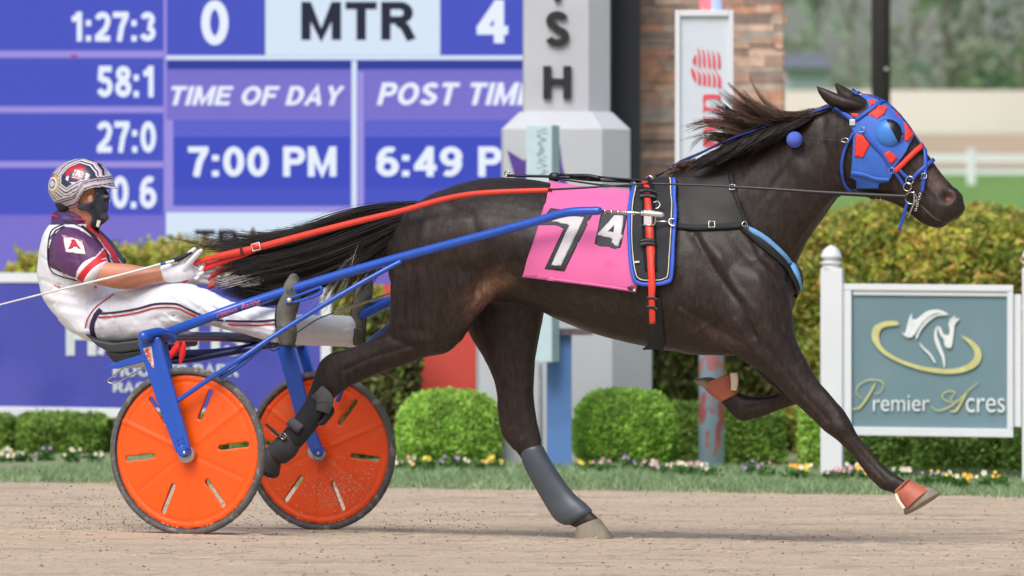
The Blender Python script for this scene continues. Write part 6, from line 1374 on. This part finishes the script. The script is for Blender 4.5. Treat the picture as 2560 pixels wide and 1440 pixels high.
hand([([(505, 668, .12), (530, 664, .1), (548, 668, .09), (556, 678, .09)], [.012, .0108, .0102, .009]),
      ([(510, 680, .12), (536, 680, .1), (552, 684, .09), (556, 692, .09)], [.012, .0108, .0102, .009]),
      ([(508, 692, .12), (532, 694, .1), (548, 698, .09), (550, 706, .09)], [.012, .0108, .0102, .009]),
      ([(502, 704, .12), (524, 708, .1), (538, 712, .09), (540, 718, .1)], [.0108, .0098, .009, .008]),
      ([(500, 668, .10), (520, 656, .08), (540, 650, .08), (552, 652, .08)], [.013, .0115, .0108, .0095])],
     [(470, 688, 472, 714, .14, .028), (490, 668, 494, 712, .135, .03), (512, 664, 516, 712, .13, .024)], M('grey_glove', S(176, 170, 172), rough=.8, var=.15, scale=40), 'grey glove of the far hand')  # far glove greyer than the near one
put('wrist_strap', MB().loft([(464, 688, 464, 712, .14, .03), (479, 686, 479, 711, .14, .03)], 2, 20), M('red_strap', S(220, 40, 44), rough=.6), man)
# head: strap, mask, helmet
MASK = cr([(238, 470), (268, 470), (274, 488), (271, 510), (267, 530), (265, 552), (255, 572), (238, 574), (227, 560), (230, 542), (222, 528), (206, 524), (196, 520), (200, 508), (218, 508), (233, 496), (236, 482)], 3, True)
mk = drape('face_mask', MASK, BB, .008, M('dark_goggle', S(66, 68, 80), rough=.35, var=.1), man, step=4, solid=.004, smooth_edges=False, it=2)
put('chin_strap', ribbon([(236, 520, -.07), (240, 540, -.066), (244, 560, -.06), (240, 570, -.05)], [5, 5, 5, 4]), neo, man, solid=.002)
put('strap_clip', MB().hexa([PN(240, 566, -.085), PN(246, 568, -.085), PN(251, 552, -.085), PN(243, 550, -.085)], NV * .008), tape, man, smooth=False)
put('ear_pad', MB().ball(PN(243, 488, -.08), 1, 18, 10, (.010, .006, .012)), kf, man)
HC0 = PN(206, 470, 0); vs = []; cs = []; fs = []; NU, NVs = 200, 130
rx = PN(284, 470, 0) - PN(206, 470, 0); rx = rx.length * .985; rz = .0  
keep = {}
def rim(x):                              # lower edge of the shell in side view
    pts = [(120, 530), (134, 530), (170, 524), (205, 516), (214, 511), (224, 495), (236, 478), (256, 470), (272, 468), (292, 462)]
    for (a, ya), (b, yb) in zip(pts, pts[1:]):
        if x <= b: return ya + (yb - ya) * (x - a) / (b - a)
    return 462
for i in range(NVs + 1):
    a = math.pi * .86 * i / NVs
    for j in range(NU):
        w = 2 * math.pi * j / NU; ca = math.cos(a); sa = math.sin(a); tz = .124 if ca > 0 else .10
        k = 1.0
        p = HC0 + TV * rx * sa * math.cos(w) * k + NV * .112 * sa * math.sin(w) + Vector((0, 0, tz * ca)) + TV * (-.004)
        vs.append(p)
def side(p):                             # side view coordinates, independent of the viewer
    d = p - HC0; return (206 + d.dot(TV) * 559, 470 - d.z * 590)
white = S(226, 222, 226); blackc = S(34, 32, 46); pinkc = S(206, 176, 190); redc = S(178, 30, 54); navy = S(44, 52, 74); gold_ = S(196, 168, 104)
pA = [(190, 420), (214, 408), (240, 416), (256, 432), (262, 446), (244, 448), (226, 452), (206, 462), (192, 470), (178, 460), (176, 440)]
pB = [(176, 470), (196, 470), (200, 462), (220, 458), (210, 478), (204, 488), (180, 486), (168, 480)]
pR = [(186, 428), (196, 416), (216, 411), (236, 420), (228, 428), (214, 424), (200, 430), (196, 442), (188, 440)]
pD = [(210, 424), (232, 432), (229, 450), (206, 444)]
lA = [(213, 441), (219, 428), (222, 428), (226, 443), (222, 443), (221, 439), (217, 438), (216, 441)]
for p in vs:
    x, y = side(p); d = segd(x, y, pA + pA[:1]); ins = inpoly(x, y, pA); r = math.hypot(x - 148, y - 460)
    if inpoly(x, y, lA): c = white
    elif inpoly(x, y, pD): c = redc if segd(x, y, pD + pD[:1]) > 1.6 else white
    elif inpoly(x, y, pR): c = redc
    elif ins and abs(x - 218) < 20 and abs(y - 440) < 16: c = S(60, 40, 80)
    elif ins and segd(x, y, [(196, 446), (212, 456), (232, 452), (240, 440)]) < 6: c = white
    elif ins: c = navy
    elif r < 17: c = S(200, 200, 214) if r < 9 else (blackc if r < 12 else white)
    elif r < 24 and x > 150: c = gold_
    elif r < 25 and y < 446: c = redc if int(r) % 3 else S(60, 40, 80)
    else:
        e = rim(x) - y
        if 0 < e < 28: c = [white, blackc, pinkc, white, S(190, 186, 196), S(190, 186, 196), blackc, pinkc, blackc, white][int(e / 28 * 10)]
        else:
            k = int(d / 2.6) % 6; c = [white, blackc, white, pinkc, blackc, S(170, 170, 180)][k]
    if any(math.hypot(x - a, y - b) < 2.4 for a, b in ((207, 492), (196, 495), (216, 504), (206, 511), (254, 454), (264, 452), (258, 471), (172, 421), (276, 464))): c = redc
    cs.append(c)
for i in range(NVs):
    for j in range(NU):
        q = (i * NU + j, i * NU + (j + 1) % NU, (i + 1) * NU + (j + 1) % NU, (i + 1) * NU + j)
        x, y = side((vs[q[0]] + vs[q[2]]) / 2)
        if y < rim(x): fs.append(q)
hel = put('helmet', (vs, fs), M('helmet_shell', vcol=True, rough=.3, var=.04, coat=.25), man, cols=cs, solid=.008); hel['label'] = 'white helmet with black and pink stripes, red emblem and round badge'
put('visor', MB().loft([(264, 455, 266, 469, 0, .07), (278, 465, 278, 470, 0, .055), (288, 469, 288, 471, 0, .03)], 3, 24), M('visor_white', S(220, 210, 214), rough=.3), hel)
put('nape_pad', MB().loft([(140, 512, 205, 510, 0, .074), (146, 524, 200, 520, 0, .07), (152, 532, 186, 530, 0, .06)], 3, 24), neo, hel)
# whip (held) and reins
wh = thing('whip', 'long thin white whip with a black handle held in the near glove', 'whip', PN(450, 645, -.21))
put('whip_stick', MB().tube([PN(436, 652, -.222), PN(400, 661, -.235), PN(300, 688, -.29), PN(150, 724, -.34), PN(-60, 777, -.42)], [.0062, .006, .0055, .0045, .003], 12, 5), M('whip_white', S(226, 224, 216), rough=.4), wh)
put('whip_handle', MB().tube([PN(428, 654, -.215), PN(452, 645, -.212), PN(478, 632, -.21)], [.0095, .0105, .006], 14, 4, ends=True), blk, wh)
put('whip_band', MB().tube([PN(402, 660.5, -.235), PN(414, 657.5, -.23)], .0068, 12), blu, wh)
rn = thing('reins', 'orange red driving reins running from the driver hands to the horse', 'reins', PN(800, 590, -.27))
R1 = put('near_rein', ribbon([(488, 664, -.19), (500, 653, -.21), (560, 638, -.23), (640, 620, -.25), (760, 588, -.27), (880, 557, -.28), (1000, 528, -.29), (1100, 500, -.30), (1170, 486, -.315), (1240, 480, -.325), (1310, 477, -.33), (1380, 475, -.33)],
        [14, 13, 17, 17, 16, 15, 14, 13.5, 13, 12.5, 12, 11]), orgS, rn, solid=.004)
put('near_rein_strap', ribbon([(1622, 459, -.30), (1750, 463, -.27), (1900, 471, -.25), (2050, 481, -.21), (2160, 487, -.17), (2274, 492, -.13)], [5, 5, 7, 9, 10, 9]), blk, rn, solid=.003)
put('near_rein_line', MB().tube([PN(x, y, n) for x, y, n in [(1370, 474, -.335), (1450, 470, -.33), (1540, 464, -.32), (1622, 459, -.29)]], [.0045, .0045, .004, .004], 8, 5, flat=.5), blk, rn)
put('rein_strip', ribbon([(505, 676, -.2), (560, 652, -.22), (610, 636, -.235), (648, 622, -.25)], [8, 14, 13, 5]), M('red_webbing', S(226, 40, 36), rough=.55), rn, solid=.003)
put('rein_strip', ribbon([(488, 655, -.16), (520, 662, -.19), (570, 650, -.22), (600, 640, -.23)], [12, 12, 8, 4]), M('red_webbing_b', S(230, 44, 36), rough=.55), rn, solid=.003)
put('far_rein', ribbon([(520, 700, .06), (556, 674, .05), (600, 668, .05), (650, 658, .05), (700, 650, .06), (900, 600, .12), (1100, 530, .2)], [6, 16, 13, 5, 8, 8, 8]), M('red_webbing_c', S(224, 44, 40), rough=.55), rn, solid=.003)
put('rein_tail', ribbon([(540, 700, .06), (530, 712, .04), (520, 720, .03)], [14, 16, 8]), M('red_webbing_d', S(190, 40, 40), rough=.6), rn, solid=.003)
put('rein_buckle', ring_rect(640, 617, -.262, 20, 17, -14, .003), M('buckle_white', (.75, .74, .72), rough=.3, metal=.3), rn)
put('rein_buckle_tab', ribbon([(632, 619, -.262), (640, 616, -.266), (649, 615, -.262)], 14), orgS, rn, solid=.003)
put('rein_keeper', MB().hexa([PN(601, 640, -.252), PN(606, 638, -.252), PN(604, 617, -.252), PN(599, 619, -.252)], NV * .012), M('dark_red', S(90, 24, 24), rough=.6), rn, smooth=False)
